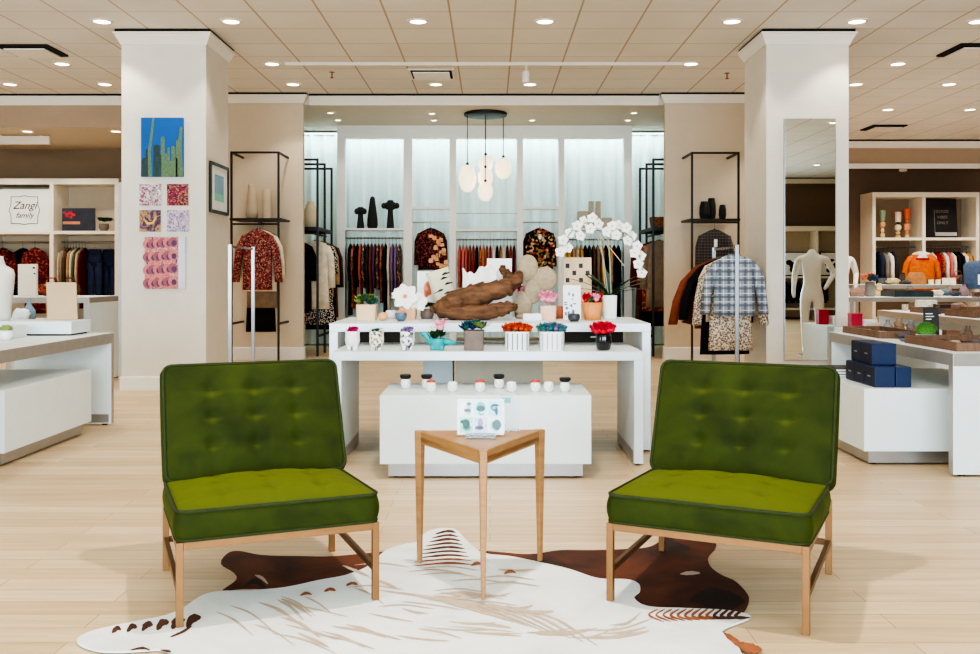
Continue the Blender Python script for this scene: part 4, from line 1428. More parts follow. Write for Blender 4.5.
def rose(m, c, r, mi, seed):
    rn = random.Random(seed)
    m.ball(c, r * .55, 8, 6, mi)
    for k in range(7):
        a = k * 2.4 + rn.random() * .4
        d = Vector((math.cos(a), math.sin(a), .5 + .5 * (k % 2)))
        m.leaf(Vector(c) + d * r * .2, d, r * .95, r * 1.1, mi, bend=-.35)
    return m


def open_flower(m, c, nrm, r, n, mi, mi_c=None):
    nrm = Vector(nrm).normalized()
    u = nrm.orthogonal().normalized(); v = nrm.cross(u)
    for k in range(n):
        a = 2 * PI * k / n
        d = u * math.cos(a) + v * math.sin(a) + nrm * .15
        m.leaf(c, d, r, r * 1.5 * (PI / n) * 1.0, mi, bend=.1, up=nrm)
    if mi_c is not None:
        m.ball(Vector(c) + nrm * r * .06, r * .17, 8, 5, mi_c)
    return m


def rosette(m, c, r, mi, n=14, seed=0):
    rn = random.Random(seed)
    for k in range(n):
        a = k * 2.4
        t = k / n
        d = Vector((math.cos(a) * (1 - .6 * t), math.sin(a) * (1 - .6 * t), .6 + 1.1 * t))
        m.leaf(c, d, r * (1 - .35 * t), r * .5, mi, bend=.1)
    return m


def potted(name, label, px, d, zt, cat='flower pot', group=None):
    return empty(name, label, cat, (X(px, d), d, zt), 0, group)


def cloud(e, name, mats, n, rx, ry, z, r, seed, kind='rose', parts=None):
    rn = random.Random(seed)
    m = MB()
    k = len(mats)
    for i in range(n):
        a = i * 2.4; q = math.sqrt((i + .5) / n)
        c = (rx * q * math.cos(a), ry * q * math.sin(a), z + r * .6 * (1 - q) + rn.uniform(-.2, .2) * r)
        if kind == 'rose':
            rose(m, c, r * rn.uniform(.85, 1.1), i % k, seed * 31 + i)
        elif kind == 'rosette':
            rosette(m, c, r * rn.uniform(.85, 1.15), i % k, 12, seed + i)
        else:
            open_flower(m, c, (c[0] * 4, c[1] * 4 - .1, .6 * r * 8), r, 5, i % k)
    return m.build(name, mats, e)


D1 = 5.86
u = D1 / F
# animal cups with flowers
M_pat = print_mat('white and gold glaze', [(238, 236, 228), (240, 238, 232), (186, 164, 116), (236, 234, 226), (120, 108, 90), (240, 238, 232)], 70, rough=.3)
M_pat2 = print_mat('white and grey glaze', [(240, 240, 240), (238, 238, 240), (150, 156, 160), (240, 240, 238), (90, 96, 100), (236, 236, 238)], 60, rough=.3)
for px, mt, lb, fl in ((352.5, M_cup, 'small white footed cup planter with magenta flowers on the front table', 'magenta'), (376.5, M_pat, 'footed cup planter with a gold speckled pattern on the front table', None), (407.5, M_pat2, 'footed cup planter with a grey speckled pattern on the front table', 'mauve')):
    e = potted('footed_planter', lb, px, D1, T1, 'planter', 'footed cup planters')
    m = MB().lathe([(.02, .022), (.04, .03), (.047, .06), (.045, .1), (.047, .118), (.041, .118), (.04, .09), (.02, .08)], n=18)
    for k in range(4):
        a = PI / 4 + k * PI / 2
        m.lathe([(.012, 0), (.013, .012), (.016, .036)], n=8, c=(.027 * math.cos(a), .027 * math.sin(a), 0))
    p = m.build('planter_body', mt, e, smooth=True)
    for s in (-1, 1):
        MB().lathe([(.001, .0), (.01, .006), (.008, .016), (.001, .024)], n=8, c=(s * .034, 0, .116)).build('ear', mt, p, smooth=True)
    MB().lathe([(.001, .1), (.041, .1), (.041, .104), (.001, .106)], n=14).build('soil', M_soil, e)
    if fl:
        cloud(e, 'flowers', [FLW[fl]], 7, .03, .025, .118, .022, 3)
    else:
        cloud(e, 'foliage', [M_succ, M_cup], 5, .025, .025, .11, .025, 5, 'rosette')

# teal creature planter
e = potted('creature_planter', 'teal animal shaped planter with one pink rose and green leaves', 437.5, D1, T1, 'planter')
M_teal = mat('teal glaze', (20, 158, 162), rough=.3, var=.06)
m = MB().frustum([[(r_ * math.cos(2 * PI * i / 16) * 1.25, r_ * math.sin(2 * PI * i / 16), z) for i in range(16)] for r_, z in ((.03, 0), (.036, .02), (.042, .05), (.04, .075), (.034, .075), (.03, .05))])
m.tube([(-.04, 0, .045), (-.06, 0, .075), (-.078, -.004, .1), (-.105, -.006, .108)], [.02, .018, .018, .004], n=10)
m.ball((-.082, -.004, .1), (.022, .018, .016), 10, 6)
m.tube([(.04, 0, .05), (.07, 0, .052), (.1, 0, .045), (.128, 0, .05)], [.026, .02, .012, .003], n=10)
m.lathe([(.014, 0), (.015, .03)], n=8, c=(-.028, -.022, 0)).lathe([(.014, 0), (.015, .03)], n=8, c=(.028, -.022, 0))
m.build('planter_body', M_teal, e, smooth=True)
cloud(e, 'foliage', [M_leaf, M_dkleaf], 8, .04, .03, .08, .05, 8, 'rosette')
rose(rose(MB(), (.018, -.01, .145), .045, 0, 4), (-.02, 0, .13), .03, 1, 5).build('flowers', [FLW['pink'], FLW['white']], e)
MB().tube([(.018, -.01, .07), (.018, -.01, .14)], .003, n=5).build('stem', M_leaf, e)

e = potted('succulent_pot', 'grey brown rounded square pot of green and blue succulents on the front table', 474, D1, T1)
M_gb = mat('grey brown concrete', (124, 108, 100), rough=.8, var=.1, scale=20)
sq = lambda w, z, r=.02: [(rr_pt(uu, vv, w, w, r)[0], rr_pt(uu, vv, w, w, r)[1], z) for uu, vv in [(math.copysign(min(1, abs(math.cos(a)) * 1.42), math.cos(a)), math.copysign(min(1, abs(math.sin(a)) * 1.42), math.sin(a))) for a in [2 * PI * i / 24 + .13 for i in range(24)]]]
MB().frustum([sq(.118, 0), sq(.124, .02), sq(.122, .08), sq(.132, .125), sq(.12, .125), sq(.11, .1)]).build('pot', M_gb, e, smooth=True, angle=60)
MB().lathe([(.001, .115), (.058, .115), (.05, .12), (.001, .122)], n=14).build('soil', M_soil, e)
cloud(e, 'succulents', [M_succ, M_bluesucc, M_succ2, M_bluesucc], 20, .066, .055, .13, .055, 9, 'rosette')

for px, f1, f2, st, lb in ((517, 'orange', 'orange', (120, 130, 134), 'grey and white striped pot with orange red flowers on the front table'), (551.5, 'teal', 'mauve', (170, 178, 186), 'white striped pot with teal and mauve flowers on the front table')):
    e = potted('striped_pot', lb, px, D1, T1)
    p = MB().frustum([sq(.146, 0, .03), sq(.148, .06, .03), sq(.15, .118, .03), sq(.138, .118, .03), sq(.13, .08, .03)]).build('pot', M_cup, e, smooth=True, angle=60)
    s = MB()
    for k in range(5):
        s.box((-.06 + k * .03 - .004, -.0765, .006), (-.06 + k * .03 + .004, -.0735, .108))
    s.build('stripe', mat('stripe glaze ' + f1, st, rough=.4, var=.05), p)
    MB().lathe([(.001, .1), (.06, .1), (.05, .106), (.001, .108)], n=14).build('soil', M_soil, e)
    cloud(e, 'flowers', [FLW[f1], FLW[f2], M_succ if f1 == 'teal' else mat('rust petals', (164, 60, 26), var=.2)], 22, .082, .055, .128, .03, 10)

e = potted('rose_vase', 'black ribbed glass vase packed with crimson roses on the front table', 603.5, D1, T1, 'vase')
M_bg = mat('black glass', (20, 20, 24), rough=.12, var=.02, coat=.5)
m = MB()
rings = []
for r_, z in ((.03, 0), (.042, .008), (.049, .05), (.047, .085), (.042, .105), (.037, .105), (.04, .07)):
    rings.append([(r_ * (1 + .03 * math.cos(14 * 2 * PI * i / 56)) * math.cos(2 * PI * i / 56), r_ * (1 + .03 * math.cos(14 * 2 * PI * i / 56)) * math.sin(2 * PI * i / 56), z) for i in range(56)])
m.frustum(rings).build('vase_body', M_bg, e, smooth=True)
cloud(e, 'roses', [FLW['rose'], FLW['red']], 19, .066, .055, .125, .036, 12)

# ---- back table
D2 = 6.66
u2 = D2 / F
e = potted('cube_pot', 'pale wooden pot with green leafy plants, nearest the sculptures on the tall table', 367, D2, T2)
MB().frustum([sq(.13, 0, .012), sq(.142, .11, .012), sq(.128, .11, .012), sq(.12, .08, .012)]).build('pot', M_woodp, e, smooth=True, angle=50)
cloud(e, 'foliage', [M_succ2, M_leaf, M_succ], 13, .065, .055, .115, .065, 21, 'rosette')
tag(MB().ball((0, 0, .03), (.035, .03, .03), 12, 8).build('wooden_ball', mat('orange wood', (222, 168, 116), rough=.5, var=.1), smooth=True, loc=(X(383, 6.58), 6.58, T2)), 'small turned wooden ball beside the pale wooden plant pot', 'ornament')
e = potted('small_bowl', 'blue grey bowl with a red top, in front of the large white flower', 401, 6.5, T2, 'bowl')
MB().lathe([(.02, 0), (.038, .02), (.043, .045), (.038, .06), (.034, .06), (.036, .04)], n=16).build('bowl_body', mat('blue grey glaze', (88, 112, 128), rough=.4, var=.1), e, smooth=True)
MB().ball((0, 0, .058), (.034, .034, .02), 12, 6).build('filling', FLW['coral'], e, smooth=True)
tag(MB().lathe([(.04, 0), (.05, .03), (.045, .06), (.04, .06), (.03, .02)], n=16).build('white_dish', M_cup, smooth=True, loc=(X(392, 6.85), 6.85, T2)), 'white dish behind the blue grey bowl on the tall table', 'dish')
e = potted('cube_pot', 'peach wooden pot with a big white flower with coral centre', 408, 6.72, T2)
MB().frustum([sq(.11, 0, .01), sq(.118, .09, .01), sq(.106, .09, .01), sq(.1, .06, .01)]).build('pot', mat('peach wood pot', (226, 176, 134), rough=.6, var=.1), e, smooth=True, angle=50)
m = MB()
open_flower(m, (-.015, -.055, .165), (-.1, -1, .35), .1, 6, 0, 1)
open_flower(m, (.075, -.02, .13), (.5, -1, .3), .075, 5, 0)
open_flower(m, (-.06, .03, .19), (-.4, -.6, .6), .07, 5, 0)
m.build('flowers', [FLW['white'], FLW['coral']], e)
MB().tube([(0, 0, .07), (-.01, -.03, .15)], .004, n=5).tube([(.02, 0, .07), (.06, -.01, .12)], .004, n=5).tube([(-.02, 0, .07), (-.05, .02, .18)], .004, n=5).build('stem', M_leaf, e)
# white canvas with an orange print, and small white card behind
def stand_card(name, label, px0, px1, py0, d, th=.012, art=None, tilt=6, cat='picture', z=T2, body=None):
    e = empty(name, label, cat, (X((px0 + px1) / 2, d), d, z))
    w = (px1 - px0) * d / F; h = Z(py0, d) - z
    Mx = Matrix.Rotation(R(-tilt), 4, 'X')
    MB().box((-w / 2, 0, .002), (w / 2, th, h), M=Mx).build('panel', body or M_paper, e)
    MB().bar((0, th + .002 + h * .4 * math.sin(R(tilt)), h * .4), (0, h * .32, .006), .01).build('easel_strut', M_paper, e)
    if art:
        art(e, w, h, Mx)
    return e


def orange_print(e, w, h, Mx):
    m = MB()
    for x, z, a, b in ((0, .62, .2, .16), (.08, .72, .16, .08), (-.06, .52, .12, .09), (.12, .56, .08, .08)):
        m.lathe([(1, 0), (1, .0004)], n=14, M=Mx @ Matrix.Translation((x * w, -.0012, z * h)) @ Matrix.Rotation(PI / 2, 4, 'X') @ Matrix.Diagonal((a * w, b * h, 1, 1)))
    m.build('orange_print', FLW['coral'], e)


stand_card('canvas_card', 'white canvas card with an orange print behind the big white flower', 417, 438, 271, 7.0, art=orange_print)
stand_card('white_card', 'blank white card standing behind the driftwood below the middle clothes rail', 487, 512, 258, 6.92)
# driftwood
M_drift = mat('weathered driftwood', (104, 70, 46), rough=.8, var=.6, scale=7, bump=.5, bscale=24, stretch=(1, 3, 5))
rn = random.Random(5)
dw = MB()


def px3(px, py, d):
    return Vector((X(px, d), d, Z(py, d)))


def limb(pts, rad, n=12, wob=.28, seed=0):
    r_ = random.Random(seed)
    P = [px3(*p) for p in pts]
    L, rr = [], []
    for i in range(len(P) - 1):
        for k in range(6):
            t = k / 6
            L.append(P[i].lerp(P[i + 1], t)); rr.append((rad[i] * (1 - t) + rad[i + 1] * t))
    L.append(P[-1]); rr.append(rad[-1])
    L = [p + Vector((r_.uniform(-.006, .006), r_.uniform(-.008, .008), r_.uniform(-.006, .006))) for p in L]
    s = len(dw.v)
    dw.tube(L, [q * r_.uniform(.85, 1.15) for q in rr], n=n)
    for i in range(s, len(dw.v)):
        dw.v[i] = dw.v[i] + Vector((r_.uniform(-1, 1), r_.uniform(-1, 1), r_.uniform(-1, 1))) * .006


limb([(431, 309, 6.7), (442, 308, 6.7), (460, 300, 6.68), (485, 293, 6.66), (505, 288, 6.68), (516, 280, 6.7), (520, 272, 6.72)], [.015, .065, .09, .085, .066, .05, .02], seed=1)
limb([(440, 311, 6.66), (462, 313, 6.6), (490, 312, 6.58), (508, 308, 6.6), (517, 307, 6.62)], [.05, .05, .056, .045, .015], seed=2)
limb([(500, 291, 6.66), (512, 281, 6.78), (505, 272, 6.85), (501, 268, 6.86)], [.04, .04, .03, .02], seed=3)
limb([(455, 304, 6.68), (447, 311, 6.75), (437, 312, 6.82)], [.05, .04, .015], seed=4)
zmin = min(p.z for p in dw.v)
for p in dw.v:
    p.z = max(p.z, T2 + .0005) if p.z < T2 + .02 else p.z
tag(dw.build('driftwood', M_drift, smooth=True), 'large weathered driftwood log lying on the tall white table', 'driftwood')
# cloth things round the driftwood
m = MB()
rn = random.Random(8)
cxx, cyy = X(480, 6.95), 6.95
gx, gy = 28, 14
vs = []
for j in range(gy + 1):
    for i in range(gx + 1):
        a, b = i / gx, j / gy
        vs.append((cxx + (a - .5) * .25, cyy - .05 + (b - .5) * .06 + .02 * math.sin(a * 9), T2 + .36 - .2 * (1 - b) + .03 * math.sin(a * 7 + b * 3) + .012 * math.sin(a * 23 + b * 9)))
m.add(vs, [(j * (gx + 1) + i, j * (gx + 1) + i + 1, (j + 1) * (gx + 1) + i + 1, (j + 1) * (gx + 1) + i) for j in range(gy) for i in range(gx)])
e = empty('white_coral_ornament', 'white ruffled ornament on a stand behind the driftwood', 'ornament', (cxx, cyy, T2))
o = m.build('ruffle', FLW['white'], None, smooth=True); o.parent = e; o.location = (-cxx, -cyy, -T2)
so = o.modifiers.new('thick', 'SOLIDIFY'); so.thickness = .012; so.offset = 0
MB().lathe([(.05, 0), (.05, .006), (.006, .01), (.006, .18)], n=14).build('stand_base', M_paper, e)
M_zeb = mat('cream cushion cloth', (214, 206, 180), rough=.85, var=.05)
e = empty('striped_cushion', 'cream cushion with dark zebra stripes leaning behind the driftwood', 'cushion', (X(451, 6.93), 6.93, T2), .15)
Mx = Matrix.Rotation(R(-16), 4, 'Y')
m = MB()
N = 12
vs = []
for s in (-1, 1):
    for j in range(N + 1):
        for i in range(N + 1):
            a, b = -1 + 2 * i / N, -1 + 2 * j / N
            th = .042 * (max(0, (1 - a ** 4) * (1 - b ** 4))) ** .5
            vs.append(Mx @ Vector((a * .085, s * th, .23 + b * .14)))
k = (N + 1) ** 2
m.add(vs, [(q * k + j * (N + 1) + i, q * k + j * (N + 1) + i + 1, q * k + (j + 1) * (N + 1) + i + 1, q * k + (j + 1) * (N + 1) + i) for q in (0, 1) for j in range(N) for i in range(N)])
o = m.build('cushion_cover', M_zeb, e, smooth=True)
m = MB()
for z, x0, x1 in ((.15, -.06, .05), (.18, -.03, .075), (.21, -.07, .03), (.245, .0, .08), (.29, -.02, .07), (.32, .01, .08)):
    m.tube([Mx @ Vector((x0, -.03, z)), Mx @ Vector(((x0 + x1) / 2, -.042, z + .012)), Mx @ Vector((x1, -.028, z + .006))], [.004, .009, .003], n=6)
m.build('stripe', M_gl, o)
MB().box((-.09, -.05, 0), (.09, .05, .012)).box((-.05, .044, .012), (.05, .05, .2)).build('stand_base', M_paper, e)
# dried branch in a slim bottle
e = empty('dried_flower_stem', 'tall dried branch with peach petals in a slim green bottle', 'dried flowers', (X(443, 7.03), 7.03, T2))
MB().lathe([(.025, 0), (.028, .06), (.012, .1), (.012, .13)], n=12).build('bottle', M_dkleaf, e, smooth=True)
m = MB().tube([(0, 0, .1), (-.02, 0, .3), (-.03, 0, .42), (-.05, 0, .6)], .004, n=5)
m.build('stem', M_drift, e)
m = MB()
rn = random.Random(2)
for k in range(20):
    t = k / 20
    z = .36 + .26 * t
    open_flower(m, (-.02 - .05 * t + rn.uniform(-.06, .06), rn.uniform(-.025, .01), z), (rn.uniform(-1, 1), -1, rn.uniform(-.5, 1)), .021, 4, 0)
m.build('dry_petals', mat('dry peach petals', (176, 122, 80), rough=.7, var=.2, scale=30), e)
m = MB()
rn = random.Random(6)
# green sprig pot at the end of the driftwood
e = potted('sprig_pot', 'low pot of dark green sprigs at the thin end of the driftwood', 427, 6.84, T2)
MB().lathe([(.04, 0), (.05, .03), (.046, .07), (.04, .07), (.036, .04)], n=14).build('pot', M_gb, e, smooth=True)
cloud(e, 'foliage', [M_leaf, M_dkleaf], 7, .05, .04, .08, .05, 31, 'rosette')
# stone cactus sculpture
m = MB()
for px, py, rx, rz in ((523, 304, 9.5, 13), (533, 291, 9, 13), (528, 268, 10.5, 13.5), (545, 279, 12.5, 12.5)):
    d = 6.86
    m.ball((X(px, d), d, Z(py, d)), (rx * d / F, .03, rz * d / F), 16, 10)
zl = min(p.z for p in m.v)
m.lathe([(.05, T2), (.055, T2 + .02), (.03, max(T2 + .04, zl + .02))], n=14, c=(X(523, 6.86), 6.86, 0))
for p in m.v:
    p.z = max(p.z, T2 + .0005)
tag(m.build('cactus_sculpture', mat('beige sandstone', (170, 152, 126), rough=.85, var=.12, scale=40, bump=.3, bscale=80), smooth=True), 'beige sandstone prickly pear sculpture of stacked round pads', 'sculpture')
e = potted('bud_vase', 'small dark vase with brown berries between driftwood and sandstone sculpture', 518, 7.04, T2, 'vase')
MB().lathe([(.02, 0), (.03, .05), (.015, .1), (.018, .12)], n=12).build('vase_body', M_gb, e, smooth=True)
cloud(e, 'berries', [mat('dry red berries', (120, 62, 50), var=.2), FLW['pink']], 9, .04, .03, .2, .03, 41)
MB().tube([(0, 0, .1), (0, 0, .2)], .004, n=5).build('stem', M_drift, e)
e = potted('cube_pot', 'peach pot with two pink blooms beside the sandstone sculpture', 548, 6.68, T2)
MB().frustum([sq(.108, 0, .012), sq(.115, .1, .012), sq(.1, .1, .012), sq(.095, .07, .012)]).build('pot', mat('pale peach pot', (232, 190, 166), rough=.6, var=.06), e, smooth=True, angle=50)
cloud(e, 'flowers', [FLW['pink']], 7, .045, .035, .14, .045, 13)
tag(MB().box((-.07, -.03, 0), (.06, .03, .05)).build('soap_block', M_paper, loc=(X(533, 6.55), 6.55, T2), bevel=.006), 'white block in front of the sandstone sculpture', 'block')
tag(MB().lathe([(.04, 0), (.05, .04), (.044, .09), (.038, .09), (.035, .05)], n=14).build('terracotta_pot', mat('terracotta', (190, 118, 88), rough=.8, var=.1), smooth=True, loc=(X(558, 6.9), 6.9, T2)), 'small terracotta pot behind the pink blooms', 'flower pot')


# board with square tiles
def tile_board(e, w, h, Mx):
    m = MB()
    for i, j in ((0, 3), (2, 3), (1, 2), (3, 2), (0, 1), (2, 1), (1, 0)):
        m.cbox((-w * .36 + i * w * .24, -.0015, h * .5 + j * h * .12), (w * .14, .002, h * .075), M=Mx)
    m.build('dark_square', M_lowcab, e)


stand_card('earring_board', 'beige board with dark squares of earrings behind the blue print card', 564, 592, 257, 7.02, art=tile_board, cat='display board', body=M_woodp)


def blue_print(e, w, h, Mx):
    m = MB()
    rn = random.Random(9)
    for k in range(16):
        x, z = rn.uniform(-.38, .38) * w, rn.uniform(.12, .9) * h
        m.cbox((x, -.0012, z), (w * rn.uniform(.06, .2), .0008, h * rn.uniform(.03, .1)), M=Mx)
    m.build('blue_print', mat('blue print', (104, 124, 166), rough=.6, var=.3, scale=40), e)


stand_card('blue_print_card', 'white card with a blue drawing leaning on the tall table by the orange pot', 563.5, 581, 285, 6.6, art=blue_print, tilt=8)
e = potted('small_bowl', 'small dark ribbed bowl in front of the blue print card', 574, 6.45, T2, 'bowl')
MB().lathe([(.026, 0), (.04, .015), (.042, .04), (.036, .052), (.031, .052), (.032, .03)], n=16).build('bowl_body', mat('dark ribbed glaze', (66, 66, 70), rough=.5, var=.15), e, smooth=True)
e = potted('fluted_pot', 'orange fluted pot with red and pink flowers beside the orchid vase', 592.5, 6.66, T2)
rings = []
for r_, z in ((.055, 0), (.063, .05), (.074, .125), (.064, .125), (.058, .08)):
    rings.append([(r_ * (1 + .025 * math.cos(18 * 2 * PI * i / 72)) * math.cos(2 * PI * i / 72), r_ * (1 + .025 * math.cos(18 * 2 * PI * i / 72)) * math.sin(2 * PI * i / 72), z) for i in range(72)])
MB().frustum(rings).build('pot', mat('orange clay', (222, 146, 84), rough=.6, var=.08), e, smooth=True)
cloud(e, 'flowers', [FLW['red'], FLW['red'], FLW['pink'], M_leaf], 13, .06, .05, .14, .035, 15)
# orchid
od = 6.88
e = potted('orchid', 'white moth orchid with two arching stems in a white vase on the tall table', 609.5, od, T2, 'orchid')
MB().frustum([sq(.095, 0, .02), sq(.1, .08, .02), sq(.105, .17, .02), sq(.09, .17, .02), sq(.08, .1, .02)]).build('vase', M_cup, e, smooth=True, angle=50)
m = MB()
for a, L, up in ((2.9, .3, .75), (.3, .32, .6), (-2.4, .25, 1.0), (-.8, .26, .9), (1.6, .25, 1.2), (3.5, .24, 1.3), (-.2, .3, .85), (2.3, .26, 1.2), (3.3, .3, .45), (-.5, .3, .4)):
    m.leaf((0, 0, .165), (math.cos(a), math.sin(a) * .6, up), L, .06, 0, bend=.25)
m.build('leaves', M_dkleaf, e)


def rel(px, py, dy=0.0):
    return Vector((X(px, od) - X(609.5, od), dy, Z(py, od) - T2))


M_stem = mat('grey green stem', (150, 160, 146), rough=.6, var=.1)
for pts, fl in (([(608, 294), (604, 262), (597, 234), (588, 222), (574, 228), (562, 244)], [(598, 224), (592, 218), (584, 221), (590, 229), (577, 226), (570, 233), (580, 236), (563, 240), (568, 248), (560, 252)]),
                ([(611, 294), (610, 262), (608, 236), (618, 228), (632, 238), (640, 258), (643, 270)], [(606, 232), (612, 226), (619, 225), (626, 228), (616, 235), (632, 236), (627, 241), (637, 246), (641, 256), (634, 253), (638, 264), (642, 273)])):
    P = [rel(*p) for p in pts]
    L = []
    for i in range(len(P) - 1):
        for k in range(5):
            L.append(P[i].lerp(P[i + 1], k / 5))
    L.append(P[-1])
    s = MB().tube(L, .005, n=6).build('flower_stem', M_stem, e)
    for k, (fx_, fy_) in enumerate(fl):
        m = MB()
        c = rel(fx_, fy_, -.03 + .02 * ((k * 7) % 3))
        rn = random.Random(k)
        open_flower(m, c, (rn.uniform(-.5, .5), -1, rn.uniform(-.2, .4)), .042, 5, 0, 1)
        m.build('blossom', [FLW['white'], FLW['yellow']], s)
MB().tube([rel(601, 236, .03), rel(625, 266, .03)], .003, n=5).tube([rel(606, 294, .01), rel(601, 236, .03)], .003, n=5).build('support_stick', M_woodp, e)
# ================================================================ pictures and mirrors on the two pillars
pf = 9.479
MP = lambda px: X(px, pf)
MZ = lambda py: Z(py, pf)
e = empty('wall_picture', 'tall canvas of green cacti against blue sky, top of the pillar', 'picture', (MP(163), pf, MZ(147.5)), 0)
w, h = 42 * pf / F, 59 * pf / F
M_sky = mat('canvas blue sky', (8, 88, 166), rough=.6, var=.12, scale=2)
M_cac = mat('cactus green', (98, 124, 92), rough=.7, var=.35, scale=30, stretch=(6, 1, 1))
M_cac2 = mat('shaded cactus', (44, 70, 72), rough=.7, var=.3, scale=30)
MB().box((-w / 2, -.03, -h / 2), (w / 2, 0, h / 2)).build('canvas', M_sky, e)
m = MB()


def col2d(m, pts, wd, mi, y):
    for i in range(len(pts) - 1):
        a, b = Vector((pts[i][0] * w, y, pts[i][1] * h)), Vector((pts[i + 1][0] * w, y, pts[i + 1][1] * h))
        m.add([a + Vector((-wd[i] * w / 2, 0, 0)), a + Vector((wd[i] * w / 2, 0, 0)), b + Vector((wd[i + 1] * w / 2, 0, 0)), b + Vector((-wd[i + 1] * w / 2, 0, 0))], [(0, 1, 2, 3)], mi)


col2d(m, [(-.28, -.5), (-.3, -.1), (-.24, .25), (-.2, .5)], [.09, .07, .06, .05], 0, -.0312)
col2d(m, [(-.12, -.5), (-.12, .02), (-.12, .04)], [.18, .16, .05], 1, -.0314)
col2d(m, [(.02, -.5), (.02, .15), (.02, .18)], [.1, .09, .03], 0, -.0316)
col2d(m, [(.28, -.5), (.27, .0), (.27, .02)], [.1, .09, .03], 0, -.0312)
col2d(m, [(.44, -.5), (.42, .05), (.46, .34)], [.12, .1, .06], 0, -.0314)
col2d(m, [(-.42, -.5), (-.42, -.2), (-.42, -.18)], [.16, .12, .03], 1, -.0318)
col2d(m, [(.2, -.5), (.2, -.25), (.2, -.24)], [.3, .2, .1], 0, -.032)
for x_, h_ in ((-.36, -.05), (.1, -.12), (.16, -.02), (.36, .1), (.34, -.2), (-.04, -.15)):
    col2d(m, [(x_, -.5), (x_, h_), (x_ + .01, h_ + .02)], [.06, .05, .02], 0 if x_ > 0 else 1, -.0322)
m.build('cactus_print', [M_cac, M_cac2], e)
for px, py, cols, lb, sc in ((151, 195, [(226, 206, 214), (150, 70, 90), (232, 226, 228), (96, 60, 86), (240, 236, 236)], 'small square canvas with pale pink and white blooms, upper on the pillar edge side', 16),
                             (178.5, 195, [(110, 30, 66), (160, 60, 90), (70, 24, 50), (206, 150, 120), (140, 40, 80)], 'small square canvas in deep magenta, upper one of the four small canvases', 22),
                             (151, 221, [(84, 62, 110), (196, 160, 80), (120, 88, 130), (60, 50, 84), (170, 130, 110)], 'small square canvas in purple with a golden arc, below the pale pink one', 12),
                             (178.5, 221, [(196, 180, 206), (150, 124, 160), (226, 214, 226), (120, 96, 134), (210, 196, 214)], 'small square canvas in lilac, below the deep magenta one', 16)):
    s = 21.5 * pf / F
    e = empty('wall_picture', lb, 'picture', (MP(px), pf, MZ(py)))
    MB().box((-s / 2, -.025, -s / 2), (s / 2, 0, s / 2)).build('canvas', M_paper, e)
    MB().box((-s / 2, -.026, -s / 2), (s / 2, -.0252, s / 2)).build('print', print_mat('print ' + lb, cols, sc, kind='noise'), e)
    if py == 221 and px == 151:
        MB().tube([(-s * .3, -.027, .02), (-s * .1, -.027, -.03), (s * .15, -.027, -.02), (s * .32, -.027, .05)], [.006, .016, .014, .004], n=6).build('golden_arc', FLW['yellow'], e)
e = empty('wall_picture', 'large canvas of pink scalloped rows with a pale margin, lowest on the pillar', 'picture', (MP(166), pf, MZ(263)))
w2, h2 = 40.5 * pf / F, 52 * pf / F
MB().box((-w2 / 2, -.03, -h2 / 2), (w2 / 2, 0, h2 / 2)).build('canvas', mat('canvas pale grey blue', (214, 216, 228), rough=.6, var=.06), e)
MB().box((-w2 * .5, -.0304, -h2 * .5), (w2 * .33, -.0301, h2 * .5)).build('print', print_mat('scallop ground', [(150, 84, 120), (226, 150, 140), (190, 104, 110), (236, 190, 180), (96, 60, 100)], 14, kind='noise'), e)
m = MB()
for r_ in range(4):
    for k in range(6):
        cx_, cz_ = -w2 * .43 + k * w2 * .125, h2 * (.36 - .25 * r_) + k * .004
        m.lathe([(1, 0), (1, .0004)], n=14, mi=(k + r_) % 2, M=Matrix.Translation((cx_, -.0306 - k * .0004, cz_)) @ Matrix.Rotation(PI / 2, 4, 'X') @ Matrix.Diagonal((.048, .05, 1, 1)))
        m.lathe([(1, 0), (1, .0004)], n=12, mi=2, M=Matrix.Translation((cx_ + .012, -.0308 - k * .0004, cz_ - .008)) @ Matrix.Rotation(PI / 2, 4, 'X') @ Matrix.Diagonal((.026, .03, 1, 1)))
m.build('scallop_print', [mat('scallop pink', (208, 124, 120), var=.15, scale=30), mat('scallop rose', (170, 88, 104), var=.15, scale=30), mat('scallop mauve', (92, 58, 96), var=.2, scale=30)], e)
# framed print on the pillar's inner side
xf = -2.863
d0, d1 = 940 * 2.863 / (490 - 208.5), 940 * 2.863 / (490 - 228.5)
dm = 9.9
zt, zb_ = Z(161, 9.6), Z(212, 9.6)
e = empty('framed_print', 'black framed landscape print with white mount on the inner side of the cactus picture pillar', 'picture', (xf, dm, (zt + zb_) / 2))
hh, ww = (zt - zb_) / 2, .33
f = MB()
f.box((0, -ww, hh - .03), (.025, ww, hh)).box((0, -ww, -hh), (.025, ww, -hh + .03)).box((0, -ww, -hh + .03), (.025, -ww + .03, hh - .03)).box((0, ww - .03, -hh + .03), (.025, ww, hh - .03))
f.build('picture_frame', M_black, e)
MB().box((0.001, -ww + .03, -hh + .03), (.012, ww - .03, hh - .03)).build('mount', M_paper, e)
MB().box((.012, -ww * .5, -hh * .5), (.013, ww * .5, hh * .55)).build('print', mat('sea sky print', (112, 152, 176), rough=.4, var=.1), e)
MB().box((.0131, -ww * .5, -hh * .5), (.0136, ww * .5, -hh * .2)).build('print_shore', mat('sea shore print', (120, 196, 176), rough=.4, var=.1), e)

